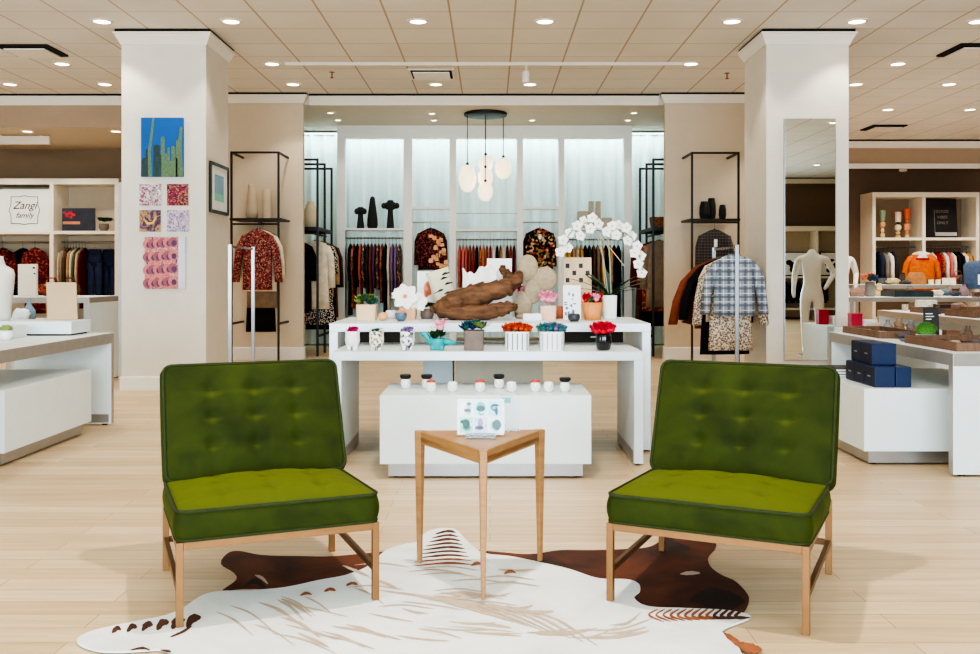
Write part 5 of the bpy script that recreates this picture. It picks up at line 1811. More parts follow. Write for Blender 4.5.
M_mir = mat('mirror glass', (232, 236, 234), rough=.0, metal=1.0, var=0)
e = empty('wall_mirror', 'tall narrow frameless mirror on the front of its pillar', 'mirror', (MP(809), 9.478, 0))
w = (835 - 783.5) / 2 * 9.45 / F
m = MB().box((-w, -.03, .3), (w, -.001, Z(118.5, 9.45)))
m.build('mirror_backing', M_steel, e)
MB().box((-w + .006, -.0345, .306), (w - .006, -.0305, Z(118.5, 9.45) - .006)).build('mirror_glass', M_mir, e)
e = empty('wall_mirror', 'tall mirror seen edge-on, on the outer side of the cactus picture pillar', 'mirror', (-3.72, 9.9, 0))
MB().box((-.05, -.36, .02), (0, .36, 2.1)).build('mirror_backing', M_steel, e)
MB().box((-.055, -.33, .06), (-.0505, .33, 2.06)).build('mirror_glass', M_mir, e)


# ================================================================ tall wall shelving
def cube_shelving(label, x0, x1, dividers, yf, yb, ztop, zsh, back):
    e = empty('wall_shelving', label, 'shelving', ((x0 + x1) / 2, yf, 0))
    cx = (x0 + x1) / 2
    dep = yb - yf
    edges = [x0] + dividers + [x1]
    t = .06
    for i, x in enumerate(edges):
        a = x - cx
        lo, hi = (a, a + t) if i == 0 else ((a - t, a) if i == len(edges) - 1 else (a - t / 2, a + t / 2))
        MB().box((lo, 0, 0), (hi, dep, ztop - .09)).build('upright', M_cream, e)
    MB().box((x0 - cx, 0, ztop - .09), (x1 - cx, dep, ztop)).build('top_board', M_cream, e)
    MB().box((x0 - cx + t, dep - .02, .08), (x1 - cx - t, dep, ztop - .09)).build('back_board', back, e)
    MB().box((x0 - cx + t, .05, 0), (x1 - cx - t, dep - .02, .08)).build('plinth_base', M_cream, e)
    for i in range(len(edges) - 1):
        a = edges[i] - cx + (t if i == 0 else t / 2); b = edges[i + 1] - cx - (t if i == len(edges) - 2 else t / 2)
        MB().box((a, .0, zsh - .05), (b, dep - .02, zsh)).build('shelf', M_cream, e)
        MB().box((a, .02, .30), (b, dep - .02, .34)).build('shelf', M_cream, e)
        MB().tube([(a, dep * .5, zsh - .17), (b, dep * .5, zsh - .17)], .014, n=8).build('rail', M_rail, e)
    return e


LF = 14.72
ZS1 = 1.84
cube_shelving('cream wall shelving with the script sign, behind the cactus picture pillar', -9.15, X(118.5, LF), [X(-17, LF), X(51.5, LF)], LF, 15.28, 2.66, ZS1, M_tan)
RF = 17.5
ZS2 = 1.84
XR0, XR1 = X(872.5, RF), X(979.5, RF)
cube_shelving('cream wall shelving with candlesticks and the black poster', XR0, XR1, [X(924, RF)], RF, 18.08, 2.685, ZS2, M_taupe)
# contents of the first one
xs0, xs1 = X(-14, LF), X(48.5, LF)
e = empty('shop_sign', 'white panel with black scrolled border and handwritten lettering in the shelving', 'sign', ((xs0 + xs1) / 2, LF + .1, ZS1 + .0005))
w = (xs1 - xs0) / 2 - .01; h = .66
MB().box((-w, 0, 0), (w, .02, h)).build('panel', mat('pale sign panel', (222, 226, 216), rough=.6, var=.02), e)
M_ink = mat('black ink', (24, 26, 24), rough=.6, var=0)
cxs = X(24.5, LF + .1) - (xs0 + xs1) / 2
bw, bh = .21, .21
bd = MB()
y = -.004
pp = []
for t in range(25):
    s_ = t / 24
    pp.append((cxs - bw + 2 * bw * s_, y, h / 2 + bh + .018 * math.exp(-((s_ - .5) / .12) ** 2)))
bd.tube(pp, .004, n=4)
bd.tube([(p[0], p[1], h - p[2]) for p in pp], .004, n=4)
for s in (-1, 1):
    bd.tube([(cxs + s * (bw + .03 * math.exp(-((t / 24 - .5) / .14) ** 2)), y, h / 2 - bh + 2 * bh * t / 24) for t in range(25)], .004, n=4)
bd.build('scroll_border', M_ink, e)
text_mesh('lettering', 'Zangi', .17, M_ink, e, (cxs, -.003, h / 2 + .02), (PI / 2, 0, 0), shear=.35)
text_mesh('lettering', 'family', .12, M_ink, e, (cxs, -.003, h / 2 - .12), (PI / 2, 0, 0), shear=.35)
e = empty('sunset_photo', 'dark sunset photo panel with red blossom standing in the shelving', 'picture', (X(78.5, LF + .1), LF + .1, ZS1 + .0005))
w, h = 33 * .0157 / 2, 23 * .0157
MB().box((-w, 0, 0), (w, .02, h)).build('photo_board', mat('dusk photo', (52, 54, 66), rough=.4, var=.25, scale=5), e)
MB().box((-w * .95, -.002, h * .3), (w * .1, -.0005, h * .42)).build('sunset_strip', mat('sunset strip', (200, 130, 90), var=.2), e)
rn = random.Random(3)
m = MB()
for k in range(12):
    m.lathe([(1, 0), (1, .0003)], n=8, M=Matrix.Translation((-w * .55 + rn.uniform(-.08, .08), -.002 - k * .0001, h * .72 + rn.uniform(-.05, .05))) @ Matrix.Rotation(PI / 2, 4, 'X') @ Matrix.Diagonal((.022, .018, 1, 1)))
m.build('red_blossom', FLW['red'], e)
e = potted('small_plant', 'small round green plant in a grey pot beside the dark photo panel', 104, LF + .16, ZS1 + .0005, 'plant')
MB().lathe([(.05, 0), (.08, .06), (.07, .12), (.06, .12), (.06, .08)], n=14).build('pot', M_gb, e, smooth=True)
cloud(e, 'foliage', [M_dkleaf, M_leaf], 9, .09, .07, .14, .08, 51, 'rosette')
zr = ZS1 - .17
yr2 = LF + .28
rail_run([('top', 'beige', .7), ('jacket', 'taupe', .75), ('top', 'brown', .8), ('top', 'tan', .8), ('top', 'cream', .8), ('top', 'olive', .8), ('top', 'beige', .8), ('top', 'burgundy', .9)], X(55, LF), X(79, LF), yr2, zr, 'rail beside the jeans', 'tops beside the jeans', seed=7, width=.4)
for i, px in enumerate((95.5, 106.5)):
    garment('dark blue jeans hanging front-on in the cream shelving, %s' % ('beside the row of tan tops' if i == 0 else 'at the pillar end of the rail'), 'trousers', 'denim', (X(px, yr2), yr2 - .02 + .13 * i, zr), 0, length=1.1, width=.25, thick=.08, sleeve=0, seed=70 + i, hang=M_hangw, group='jeans', face=True)
for i, (px, cl, k, ln) in enumerate(((3, 'maroon print', 'top', .7), (19, 'black', 'jacket', .75), (39, 'maroon print', 'dress', 1.0))):
    garment(('maroon print blouse at the shop wall end under the script sign', 'black jacket under the script sign, between two maroon print pieces', 'maroon print dress below the script sign, beside the shelving divider')[i], k, cl, (X(px, yr2), yr2 + (.0, .13, -.13)[i], zr), .0, length=ln, width=.34, thick=.06, sleeve=.5, seed=80 + i, out=.02, face=True)

# contents of the second one
def candlestick(label, px, cols, hs):
    d = RF + .25
    e = empty('candlestick', label, 'candle holder', (X(px, d), d, ZS2 + .0005), 0, 'stacked candle holders')
    z = 0
    for i, ((r0, r1, hgt), c) in enumerate(zip(hs, cols)):
        m = MB()
        r0, r1 = r0 * .72, r1 * .72
        if r0 == r1:
            m.ball((0, 0, z + hgt / 2), (r0, r0, hgt / 2), 14, 8)
        else:
            m.lathe([(r0, z), (r1, z + hgt)], n=14)
        m.build('stacked_piece', mat('candle piece %s' % (c,), c, rough=.35, var=.08), e, smooth=True, angle=40)
        z += hgt
    return e


S_ = .0186
candlestick('stacked candle holder with a green top', 882.5, [(226, 196, 140), (232, 206, 150), (224, 176, 130), (150, 176, 140)], [(.06, .06, .1), (.045, .045, .09), (.075, .075, .13), (.06, .085, .2)])
candlestick('stacked candle holder with a cream top and pale ball', 898, [(214, 170, 110), (222, 186, 130), (236, 226, 200), (60, 52, 46), (236, 214, 186)], [(.08, .04, .06), (.055, .055, .07), (.085, .085, .13), (.05, .03, .04), (.075, .08, .19)])
candlestick('stacked candle holder with an orange red top', 907, [(226, 186, 120), (216, 160, 100), (224, 150, 110), (200, 120, 80), (214, 92, 58)], [(.06, .04, .07), (.05, .05, .08), (.085, .08, .12), (.045, .045, .08), (.06, .1, .2)])
for px in (885, 903):
    pass
e = empty('poster', 'large black poster with pale block lettering leaning in the shelving', 'poster', (X(941, RF + .15), RF + .15, ZS2 + .0005))
w, h = 34 * S_ / 2, .742
Mx = Matrix.Rotation(R(-5), 4, 'X')
MB().box((-w, 0, .002), (w, .02, h), M=Mx).build('panel', mat('black poster', (38, 36, 38), rough=.3, var=.2, scale=3), e)
MB().box((-w * .35, -.0012, h * .12), (-w * .33, -.0004, h * .72), M=Mx).box((-w * .33, -.0012, h * .05), (w * .95, -.0004, h * .14), M=Mx).build('pale_line', mat('poster grey', (168, 162, 156), var=.1), e)
for i, tx in enumerate(('GOOD', 'VIBES', 'ONLY')):
    p = Mx @ Vector((.04, -.003, h * (.64 - .145 * i)))
    text_mesh('lettering', tx, .075, mat('poster lettering', (150, 142, 134), rough=.6, var=0), e, p, (PI / 2 - R(5), 0, 0), spacing=1.1)
zr2 = ZS2 - .17
yr3 = RF + .28
sw = garment('orange sweater with grey white yoke hanging front-on in the far shelving', 'top', 'orange', (X(914, yr3), yr3 - .31, zr2), 0, length=.7, width=.5, thick=.1, sleeve=.5, seed=90, out=.1, face=True)
yk = MB()
def oval(a, b, z, sl):
    return [(a * math.cos(2 * PI * i / 20), b * math.sin(2 * PI * i / 20), z - sl * abs(a * math.cos(2 * PI * i / 20))) for i in range(20)]
yk.frustum([oval(.055, .034, -.09, 0), oval(.17, .047, -.105, .12), oval(.2, .054, -.16, .12), oval(.19, .056, -.21, .0)], caps=False)
yk.build('knitted_yoke', CL['white'], sw, smooth=True)
yb = MB().frustum([oval(.2, .058, -.212, 0), oval(.2, .059, -.25, 0)], caps=False)
yb.build('knitted_band', CL['red'], sw, smooth=True)
rail_run([('top', 'denim', .6), ('top', 'grey', .6), ('top', 'white', .6), ('top', 'charcoal', .6)], X(876, yr3), X(895, yr3), yr3, zr2, 'rail under the candlesticks', 'tops under the candlesticks', seed=8, width=.4)
rail_run([('top', 'cream', .6), ('top', 'red', .7), ('top', 'rust print', .7), ('top', 'white', .6), ('top', 'pink', .6), ('top', 'cream', .6), ('top', 'black', .6), ('top', 'black', .6), ('top', 'white', .6), ('top', 'mustard', .6), ('top', 'burgundy', .6)], X(929, yr3), X(972, yr3), yr3, zr2, 'rail under the black poster', 'tops under the black poster', seed=9, width=.4)
# ================================================================ mannequins
def skinned(name, verts, edges, radii, m, parent, sub=2):
    me = bpy.data.meshes.new(name)
    me.from_pydata([tuple(v) for v in verts], edges, [])
    me.materials.append(m)
    o = bpy.data.objects.new(name, me)
    COL.objects.link(o)
    o.parent = parent
    sk = o.modifiers.new('skin', 'SKIN')
    sk.use_smooth_shade = True
    for i, r_ in enumerate(radii):
        v = me.skin_vertices[0].data[i]
        v.radius = r_ if isinstance(r_, tuple) else (r_, r_)
        v.use_root = (i == 0)
    s = o.modifiers.new('sub', 'SUBSURF'); s.levels = sub; s.render_levels = sub
    return o


def mannequin(label, loc, rot, akimbo=True, side=1):
    e = empty('mannequin', label, 'mannequin', loc, rot)
    V = [(0, 0, .92), (0, 0, 1.04), (0, -.01, 1.2), (0, 0, 1.34), (0, .005, 1.44), (0, .01, 1.53)]
    E = [(0, 1), (1, 2), (2, 3), (3, 4), (4, 5)]
    Rr = [(.15, .11), (.115, .09), (.14, .105), (.15, .09), (.06, .055), (.048, .048)]
    for s in (-1, 1):
        k = len(V)
        if akimbo and s == side:
            arm = [(s * .19, 0, 1.39), (s * .3, .06, 1.17), (s * .2, -.08, 1.0), (s * .17, -.13, .95)]
        else:
            arm = [(s * .19, 0, 1.39), (s * .24, .03, 1.13), (s * .25, -.06, .9), (s * .24, -.09, .82)]
        V += arm; Rr += [(.055, .055), (.042, .042), (.032, .032), (.03, .022)]
        E += [(3, k), (k, k + 1), (k + 1, k + 2), (k + 2, k + 3)]
        k = len(V)
        V += [(s * .09, 0, .84), (s * .1, -.01, .5), (s * .1, .02, .1), (s * .1, -.08, .035)]
        Rr += [(.09, .09), (.058, .06), (.036, .038), (.036, .028)]
        E += [(0, k), (k, k + 1), (k + 1, k + 2), (k + 2, k + 3)]
    skinned('body', V, E, Rr, M_mann, e)
    MB().lathe([(.2, 0), (.2, .008), (.19, .012)], n=28).build('base_plate', M_steel, e)
    MB().tube([(.1, .06, .01), (.1, .05, .3)], .008, n=8).build('support_rod', M_steel, e)
    return e


mannequin('white headless mannequin with a hand on its hip, seen in the tall mirror', (4.62, 5.4, 0), R(200), side=-1)
mannequin('white mannequin half hidden behind the mirror pillar, beside the candlestick shelving', (X(840, 14.0), 14.0, 0), R(10))

# ================================================================ cactus side: far tables and what stands on them
wtable('far white table at the shop wall side, the lower of two', -7.0, -4.53, 8.9, 9.7, .715, th=.07, legs='x')
wtable('tall far white table in front of the tan tops shelving', -7.3, -4.2, 9.85, 10.7, .925, th=.06, legs='x', lt=.06)
tag(MB().box((-.27, -.17, .012), (.27, .17, .105)).box((-.25, -.15, 0), (.25, .15, .012), 1).build('display_riser', [M_white, M_lowcab], loc=(-3.37, 7.13, .7155), bevel=.003), 'low white riser block on the table by the cactus picture pillar', 'riser')
e = empty('easel_sign', 'tan easel backed sign seen from behind on the white riser', 'sign', (X(61, 7.2), 7.2, .8212))
Mx = Matrix.Rotation(R(-9), 4, 'X')
MB().frustum([[(-.105, 0, .002), (.125, 0, .002), (.125, .008, .002), (-.105, .008, .002)], [(-.135, 0, .29), (.095, 0, .29), (.095, .008, .29), (-.135, .008, .29)]], M=Mx).build('panel', mat('tan kraft board', (204, 176, 142), rough=.7, var=.05), e)
MB().bar((0, .012 + .03, .17), (0, .08, .006), .014).build('easel_strut', M_woodp, e)
e = empty('sign_block', 'pale upright sign block with dark spots on the tall far table', 'sign', (X(28, 10.1), 10.1, .9255))
MB().box((-.1, -.02, 0), (.1, .02, .35)).build('panel', M_cream, e, bevel=.004)
MB().box((.06, -.0212, .3), (.085, -.0202, .32)).box((.07, -.0212, .24), (.09, -.0202, .255)).build('dark_spot', M_lowcab, e)
e = potted('glass_bottle', 'pale blue glass bottle with stopper on the lower far table', 29, 9.2, .7155, 'bottle')
MB().lathe([(.05, 0), (.062, .02), (.06, .1), (.03, .14), (.018, .17), (.02, .19), (.016, .19), (.014, .15)], n=18).build('bottle_body', mat('pale blue glass', (150, 186, 206), rough=.15, var=.05, trans=.4), e, smooth=True)
MB().ball((0, 0, .205), .02, 10, 6).build('stopper', mat('pale blue glass', (150, 186, 206)), e, smooth=True)
tag(MB().ball((0, 0, .06), (.08, .06, .06), 12, 7, wob=.25, seed=3).build('folded_cloth', mat('white cloth', (226, 232, 234), rough=.9, var=.05), smooth=True, loc=(X(21.5, 9.05), 9.05, .7155)), 'small crumpled white cloth beside the pale blue bottle', 'cloth')
# bust
e = potted('torso_form', 'white torso form standing on the lower far table at the shop wall side', -2, 9.2, .7155, 'bust form')
rings = []
for z, a, b in ((0, .11, .09), (.04, .12, .1), (.2, .135, .1), (.34, .15, .11), (.45, .16, .1), (.5, .145, .085), (.54, .07, .06), (.6, .05, .05), (.63, .048, .048)):
    rings.append([(a * math.cos(2 * PI * i / 20), b * math.sin(2 * PI * i / 20), z) for i in range(20)])
MB().frustum(rings).build('torso', M_mann, e, smooth=True)
tag(MB().lathe([(.03, 0), (.045, .02), (.05, .06), (.044, .07), (.038, .04)], n=14).ball((.0, 0, .075), (.042, .042, .03), 10, 6, 1, wob=.15).build('moss_cup', [M_cup, M_succ2], smooth=True, loc=(X(6, 6.5), 6.5, .7155)), 'small white cup of yellow green moss on the table by the cactus pictures', 'planter')
tag(MB().box((-.15, -.1, 0), (.15, .1, .085)).box((-.13, -.08, .085), (.13, .08, .09)).build('white_box', M_white, loc=(X(-4, 6.7), 6.74, .7155), bevel=.004), 'white lidded box behind the small moss cup', 'box')
rn = random.Random(4)
for i, px in enumerate((62, 70, 40)):
    d = 10.25
    cl = ('rust print', 'brown', 'burgundy')[i]
    m = MB()
    m.ball((0, 0, .075), (.12, .09, .075), 14, 8, wob=.12, seed=i)
    m.tube([(-.07, 0, .13), (-.04, 0, .2), (.04, 0, .2), (.07, 0, .13)], .008, n=6)
    tag(m.build('handbag', CL[cl], smooth=True, loc=(X(px, d), d + .24 * (i - 1), .9255)), ('rust patterned soft bag on the tall far table behind the easel sign', 'brown soft bag behind the easel sign, nearest the jeans', 'burgundy soft bag beside the pale sign block')[i], 'bag', 'soft bags on the tall far table')

# ================================================================ mirror side tables
wtable('white table with trays, second row behind the moss ball table', 4.86, 6.2, 8.4, 11.8, .715, th=.07)
plinth('white plinth under the second row tray table', 5.05, 5.9, 8.9, 11.2, .4)
wtable('tall white table in the third row carrying flowers and bags', 4.75, 7.2, 12.4, 13.3, .86, th=.06, legs='x')
wtable('tallest white table right before the candlestick shelving', 5.6, 9.3, 14.4, 15.2, 1.0, th=.06, legs='x')
plinth('white plinth beside the mirror pillar with a red box on it', 3.42, 4.3, 8.62, 9.35, .64)
M_tray = mat('walnut tray wood', (120, 88, 68), rough=.55, var=.2, scale=6, stretch=(12, 2, 2))
M_trayd = mat('dark tray lining', (38, 32, 34), rough=.85, var=.1)


def tray(label, x0, x1, y0, y1, z, h=.05, rot=0, m=None):
    e = empty('display_tray', label, 'tray', ((x0 + x1) / 2, (y0 + y1) / 2, z), rot, 'wooden trays')
    w, d, t = (x1 - x0) / 2, (y1 - y0) / 2, .014
    b = MB().box((-w, -d, 0), (w, -d + t, h)).box((-w, d - t, 0), (w, d, h)).box((-w, -d + t, 0), (-w + t, d - t, h)).box((w - t, -d + t, 0), (w, d - t, h))
    b.build('tray_rim', m or M_tray, e)
    MB().box((-w + t, -d + t, .001), (w - t, d - t, .012)).build('tray_lining', M_trayd, e)
    return e


TZ1 = .7155
tray('long walnut tray at the far end of the moss ball table', 2.76, 3.06, 6.66, 7.36, TZ1)
tray('walnut tray with dark front nearest on the moss ball table', 2.76, 3.3, 5.56, 6.26, TZ1, .052)
tray('walnut tray on the second row table at its near end', 4.98, 5.5, 9.7, 10.3, TZ1, .07)
tray('walnut tray on the second row table behind the near one', 5.0, 5.4, 10.75, 11.2, TZ1, .06)
tray('black and teal tray on the third row table', 5.38, 5.9, 12.5, 12.95, .8605, .08, 0, mat('black teal tray', (40, 56, 60), rough=.4, var=.4, scale=4))
e = potted('moss_bowl', 'bright green moss ball in a pale bowl on the table over the navy boxes', 926, 6.45, TZ1, 'plant')
MB().lathe([(.045, 0), (.06, .02), (.065, .045), (.058, .045), (.05, .025)], n=18).build('bowl', mat('pale blue bowl', (196, 210, 216), rough=.3, var=.04), e, smooth=True)
M_moss = mat('bright moss', (92, 146, 62), rough=.9, var=.3, scale=60, bump=.6, bscale=90)
m = MB()
rn = random.Random(11)
m.ball((0, 0, .07), (.062, .062, .045), 16, 10)
for k in range(150):
    a, t = k * 2.4, (k + .5) / 150
    q = math.sqrt(1 - t * t)
    c = Vector((.062 * q * math.cos(a), .062 * q * math.sin(a), .07 + .045 * t))
    m.leaf(c, (q * math.cos(a), q * math.sin(a), t + .2), .016, .014, 0)
m.build('moss', M_moss, e)
e = empty('menu_card', 'black printed card standing behind the moss ball', 'sign', (X(932, 6.8), 6.8, TZ1))
MB().box((-.055, 0, .001), (.055, .006, .215), M=Matrix.Rotation(R(-5), 4, 'X')).build('card', mat('black card', (46, 42, 44), rough=.5, var=.2, scale=20), e)
MB().box((-.055, -.012, 0), (.055, .05, .004)).build('foot', M_acr, e)
m = MB()
for k, (a, b) in enumerate(((-.04, .01), (-.04, .02), (-.04, .0))):
    m.cbox(((a + b) / 2, -.0012, .17 - .02 * k), (b - a, .0008, .006), M=Matrix.Rotation(R(-5), 4, 'X'))
m.build('pale_line', M_paper, e)

# small goods on those tables: (kind, px, d, z, size, colour, label)
def goods(kind, px, d, z, s, col, label, cat=None, dy=0, rot=0.0):
    mm = mat('goods %s' % (col,), col, rough=.6, var=.2, scale=18)
    loc = (X(px, d), d + dy, z)
    seed = int(px * 10)
    if kind == 'bowl':
        o = MB().lathe([(s * .5, 0), (s, s * .3), (s * 1.05, s * .6), (s * .9, s * .6), (s * .6, s * .25)], n=16).build('trinket_bowl', mm, smooth=True, loc=loc)
    elif kind == 'cloth':
        o = MB().ball((0, 0, s * .55), (s, s * .7, s * .45), 14, 8, wob=.22, seed=seed).build('folded_scarf', mm, smooth=True, loc=loc)
    elif kind == 'box':
        o = MB().box((-s, -s * .7, 0), (s, s * .7, s * .9)).box((-s * 1.03, -s * .73, s * .9), (s * 1.03, s * .73, s * 1.1)).build('lidded_box', mm, loc=loc, rot=rot, bevel=.004)
    elif kind == 'candle':
        o = MB().lathe([(s * .6, 0), (s * .62, s * 1.3), (s * .55, s * 1.3), (s * .5, s * 1.1)], n=16).build('candle_jar', mm, smooth=True, loc=loc, angle=40)
        MB().tube([(0, 0, s * 1.05), (0, 0, s * 1.25)], s * .05, n=5).build('wick', M_gl, o)
    elif kind == 'neck':
        o = MB().lathe([(s * .8, 0), (s * .85, s * .1), (s * .5, s * .8), (s * .3, s * 1.3), (s * .32, s * 1.7), (s * .2, s * 1.75)], n=16).build('necklace_stand', mm, smooth=True, loc=loc)
        MB().tube([(s * .5 * math.cos(a), s * .5 * math.sin(a), s * (1.0 + .25 * math.sin(a))) for a in [2 * PI * k / 16 for k in range(16)]], s * .07, n=5, closed=True).build('necklace', M_brass, o)
    elif kind == 'bag':
        o = MB().frustum([[(-s, -s * .35, 0), (s, -s * .35, 0), (s, s * .35, 0), (-s, s * .35, 0)], [(-s * 1.05, -s * .38, s * .7), (s * 1.05, -s * .38, s * .7), (s * 1.05, s * .38, s * .7), (-s * 1.05, s * .38, s * .7)], [(-s * .8, -s * .12, s * 1.35), (s * .8, -s * .12, s * 1.35), (s * .8, s * .12, s * 1.35), (-s * .8, s * .12, s * 1.35)]]).build('handbag', mm, loc=loc, rot=rot, bevel=.01)
        MB().tube([(-s * .5, 0, s * 1.33), (-s * .4, 0, s * 1.9), (s * .4, 0, s * 1.9), (s * .5, 0, s * 1.33)], s * .06, n=6).build('handle', mm, o)
    elif kind == 'glasses':
        m = MB()
        for q in (-1, 1):
            m.lathe([(s * .45, 0), (s * .45, .004)], n=12, M=Matrix.Translation((q * s * .55, 0, s * .45)) @ Matrix.Rotation(PI / 2, 4, 'X'))
            m.tube([(q * s, 0, s * .55), (q * s, s * 1.6, s * .5), (q * s, s * 2, s * .05)], .003, n=5)
        m.tube([(-s * .15, 0, s * .55), (s * .15, 0, s * .55)], .003, n=5)
        o = m.build('sunglasses', mm, loc=loc, rot=rot)
    elif kind == 'coil':
        o = MB().tube([(s * (1 - .01 * k) * math.cos(k * .7), s * (1 - .01 * k) * math.sin(k * .7), s * .15 + s * .012 * k) for k in range(36)], s * .14, n=6).build('bangle_coil', mm, smooth=True, loc=loc)
    elif kind == 'block':
        o = MB().box((-s, -s * .8, 0), (s, s * .8, s * 1.3)).build('display_block', mm, loc=loc, rot=rot, bevel=.004)
    else:
        o = MB().lathe([(s * .5, 0), (s * .7, s * .3), (s * .65, s), (s * .3, s * 1.5), (s * .3, s * 1.8), (s * .4, s * 1.85), (s * .25, s * 1.8)], n=16).build('bottle_vase', mm, smooth=True, loc=loc)
    names = {'bowl': 'bowl', 'cloth': 'scarf', 'box': 'box', 'candle': 'candle', 'neck': 'necklace stand', 'bag': 'bag', 'glasses': 'sunglasses', 'coil': 'bangle', 'block': 'display block', 'vase': 'vase'}
    return tag(o, label, cat or names[kind])


ti = TZ1 + .0125
# in and beside the long tray
goods('coil', 866, 7.1, ti, .045, (150, 120, 80), 'gold bangle coil in the long walnut tray')
goods('glasses', 875, 6.95, ti, .03, (40, 34, 32), 'dark sunglasses in the long walnut tray')
goods('bowl', 881, 6.8, ti, .05, (196, 190, 184), 'pale trinket bowl in the long walnut tray', rot=.2)
goods('neck', 899, 7.2, TZ1, .07, (146, 122, 96), 'brown necklace stand with gold chain behind the long walnut tray')
goods('neck', 911, 7.02, TZ1, .065, (126, 118, 120), 'grey necklace stand behind the pale trinket bowl')
goods('cloth', 905, 6.57, TZ1, .055, (84, 76, 78), 'small dark crumpled scarf by the necklace stands')
goods('box', 910, 6.4, TZ1, .03, (132, 84, 58), 'tiny brown box before the dark crumpled scarf')
goods('bowl', 904, 6.38, TZ1, .03, (110, 120, 140), 'small blue grey trinket bowl beside the tiny brown box')
for i, (px, d) in enumerate(((955, 6.0), (966, 5.85), (975, 6.08), (945, 6.1))):
    if i % 2:
        goods('glasses', px, d, ti, .03, (60, 50, 46), ('', 'dark sunglasses in the walnut tray nearest on the moss ball table', '', 'second pair of sunglasses in the near walnut tray, by the moss ball')[i], rot=.4 * i)
    else:
        goods('coil', px, d, ti, .035, ((170, 150, 120), 0, (90, 86, 90))[i], ('pale bangle coil in the near walnut tray', '', 'grey bangle coil in the near walnut tray')[i])
# plinth by the pillar
tag(MB().box((-.052, -.05, 0), (.052, .05, .13)).box((-.054, -.052, .13), (.054, .052, .155)).build('lidded_box', mat('crimson box', (170, 16, 48), rough=.5, var=.1), loc=(X(855, 9.0), 9.0, .6405), bevel=.003), 'crimson red box standing on the plinth behind the mirror pillar', 'box')
goods('block', 868, 9.05, .6405, .07, (226, 222, 220), 'white display block beside the crimson red box')
goods('cloth', 875, 8.85, .6405, .07, (188, 168, 140), 'beige scarf in front of the white display block')
# second row table
goods('block', 926, 11.6, TZ1, .1, (226, 222, 214), 'white display block at the far end of the second row table')
goods('box', 942, 11.0, TZ1 + .0125, .08, (92, 66, 60), 'dark brown lidded box in the second row tray')
goods('cloth', 958, 11.5, TZ1, .1, (120, 90, 78), 'brown scarf behind the dark brown lidded box')
goods('box', 972, 10.0, ti, .09, (150, 112, 84), 'light brown lidded box in the near second row tray')
goods('candle', 905, 11.6, TZ1, .06, (206, 190, 168), 'beige candle jar at the far corner of the second row table')
for i, px in enumerate((945, 966)):
    goods('box', px, 10.9, .4005, .068, (222, 196, 150), ('cream lidded box under the second row table, nearer the moss ball', 'cream lidded box under the second row table, further from the moss ball')[i])
# third row table
z3 = .8605
e = potted('flower_vase', 'grey cylinder vase with coral and teal flowers on the third row table', 870, 12.75, z3, 'vase')
MB().lathe([(.06, 0), (.065, .1), (.062, .2), (.055, .2), (.055, .1)], n=16).build('vase_body', mat('grey glaze', (140, 134, 130), rough=.5, var=.1), e, smooth=True)
cloud(e, 'flowers', [FLW['coral'], FLW['coral'], M_bluesucc, M_leaf], 13, .1, .07, .24, .055, 61)
goods('bag', 857, 12.7, z3, .09, (150, 118, 100), 'dusty brown soft bag beside the coral flower vase')
goods('neck', 879, 13.12, z3, .1, (206, 186, 140), 'pale gold necklace stand beside the coral flower vase')
goods('cloth', 897, 13.16, z3, .08, (50, 44, 46), 'dark scarf between necklace stand and teal tray')
goods('cloth', 937, 12.64, z3, .09, (216, 200, 172), 'cream scarf on the third row table')
goods('cloth', 944, 13.0, z3, .1, (78, 96, 112), 'blue grey scarf on the third row table')
goods('cloth', 955, 12.6, z3, .08, (44, 48, 54), 'black patterned scarf beside the blue grey one')
goods('vase', 964, 12.9, z3, .09, (128, 104, 112), 'mauve bottle vase on the third row table')
goods('box', 978, 12.55, z3, .06, (90, 60, 50), 'dark red brown box beside the mauve bottle vase')
# tallest table
z4 = 1.0005
goods('bag', 916, 14.7, z4, .14, (168, 112, 62), 'woven amber handbag below the orange sweater')
for i, px in enumerate((931, 938)):
    goods('candle', px, 14.6, z4, .06, (236, 222, 206), ('white candle jar beside the woven amber handbag', 'second white candle jar, further from the woven amber handbag')[i])
goods('block', 949, 14.65, z4, .08, (228, 218, 200), 'cream display block on the tallest table under the black poster')
goods('bag', 958, 14.85, z4, .11, (120, 64, 42), 'chestnut leather handbag on the tallest table')
goods('bag', 967, 14.7, z4, .11, (40, 34, 34), 'black leather handbag on the tallest table')
goods('vase', 903, 14.9, z4, .1, (70, 56, 50), 'dark brown bottle vase before the candlestick shelving')
goods('cloth', 893, 14.7, z4, .1, (196, 176, 130), 'mustard beige scarf at the pillar end of the tallest table')
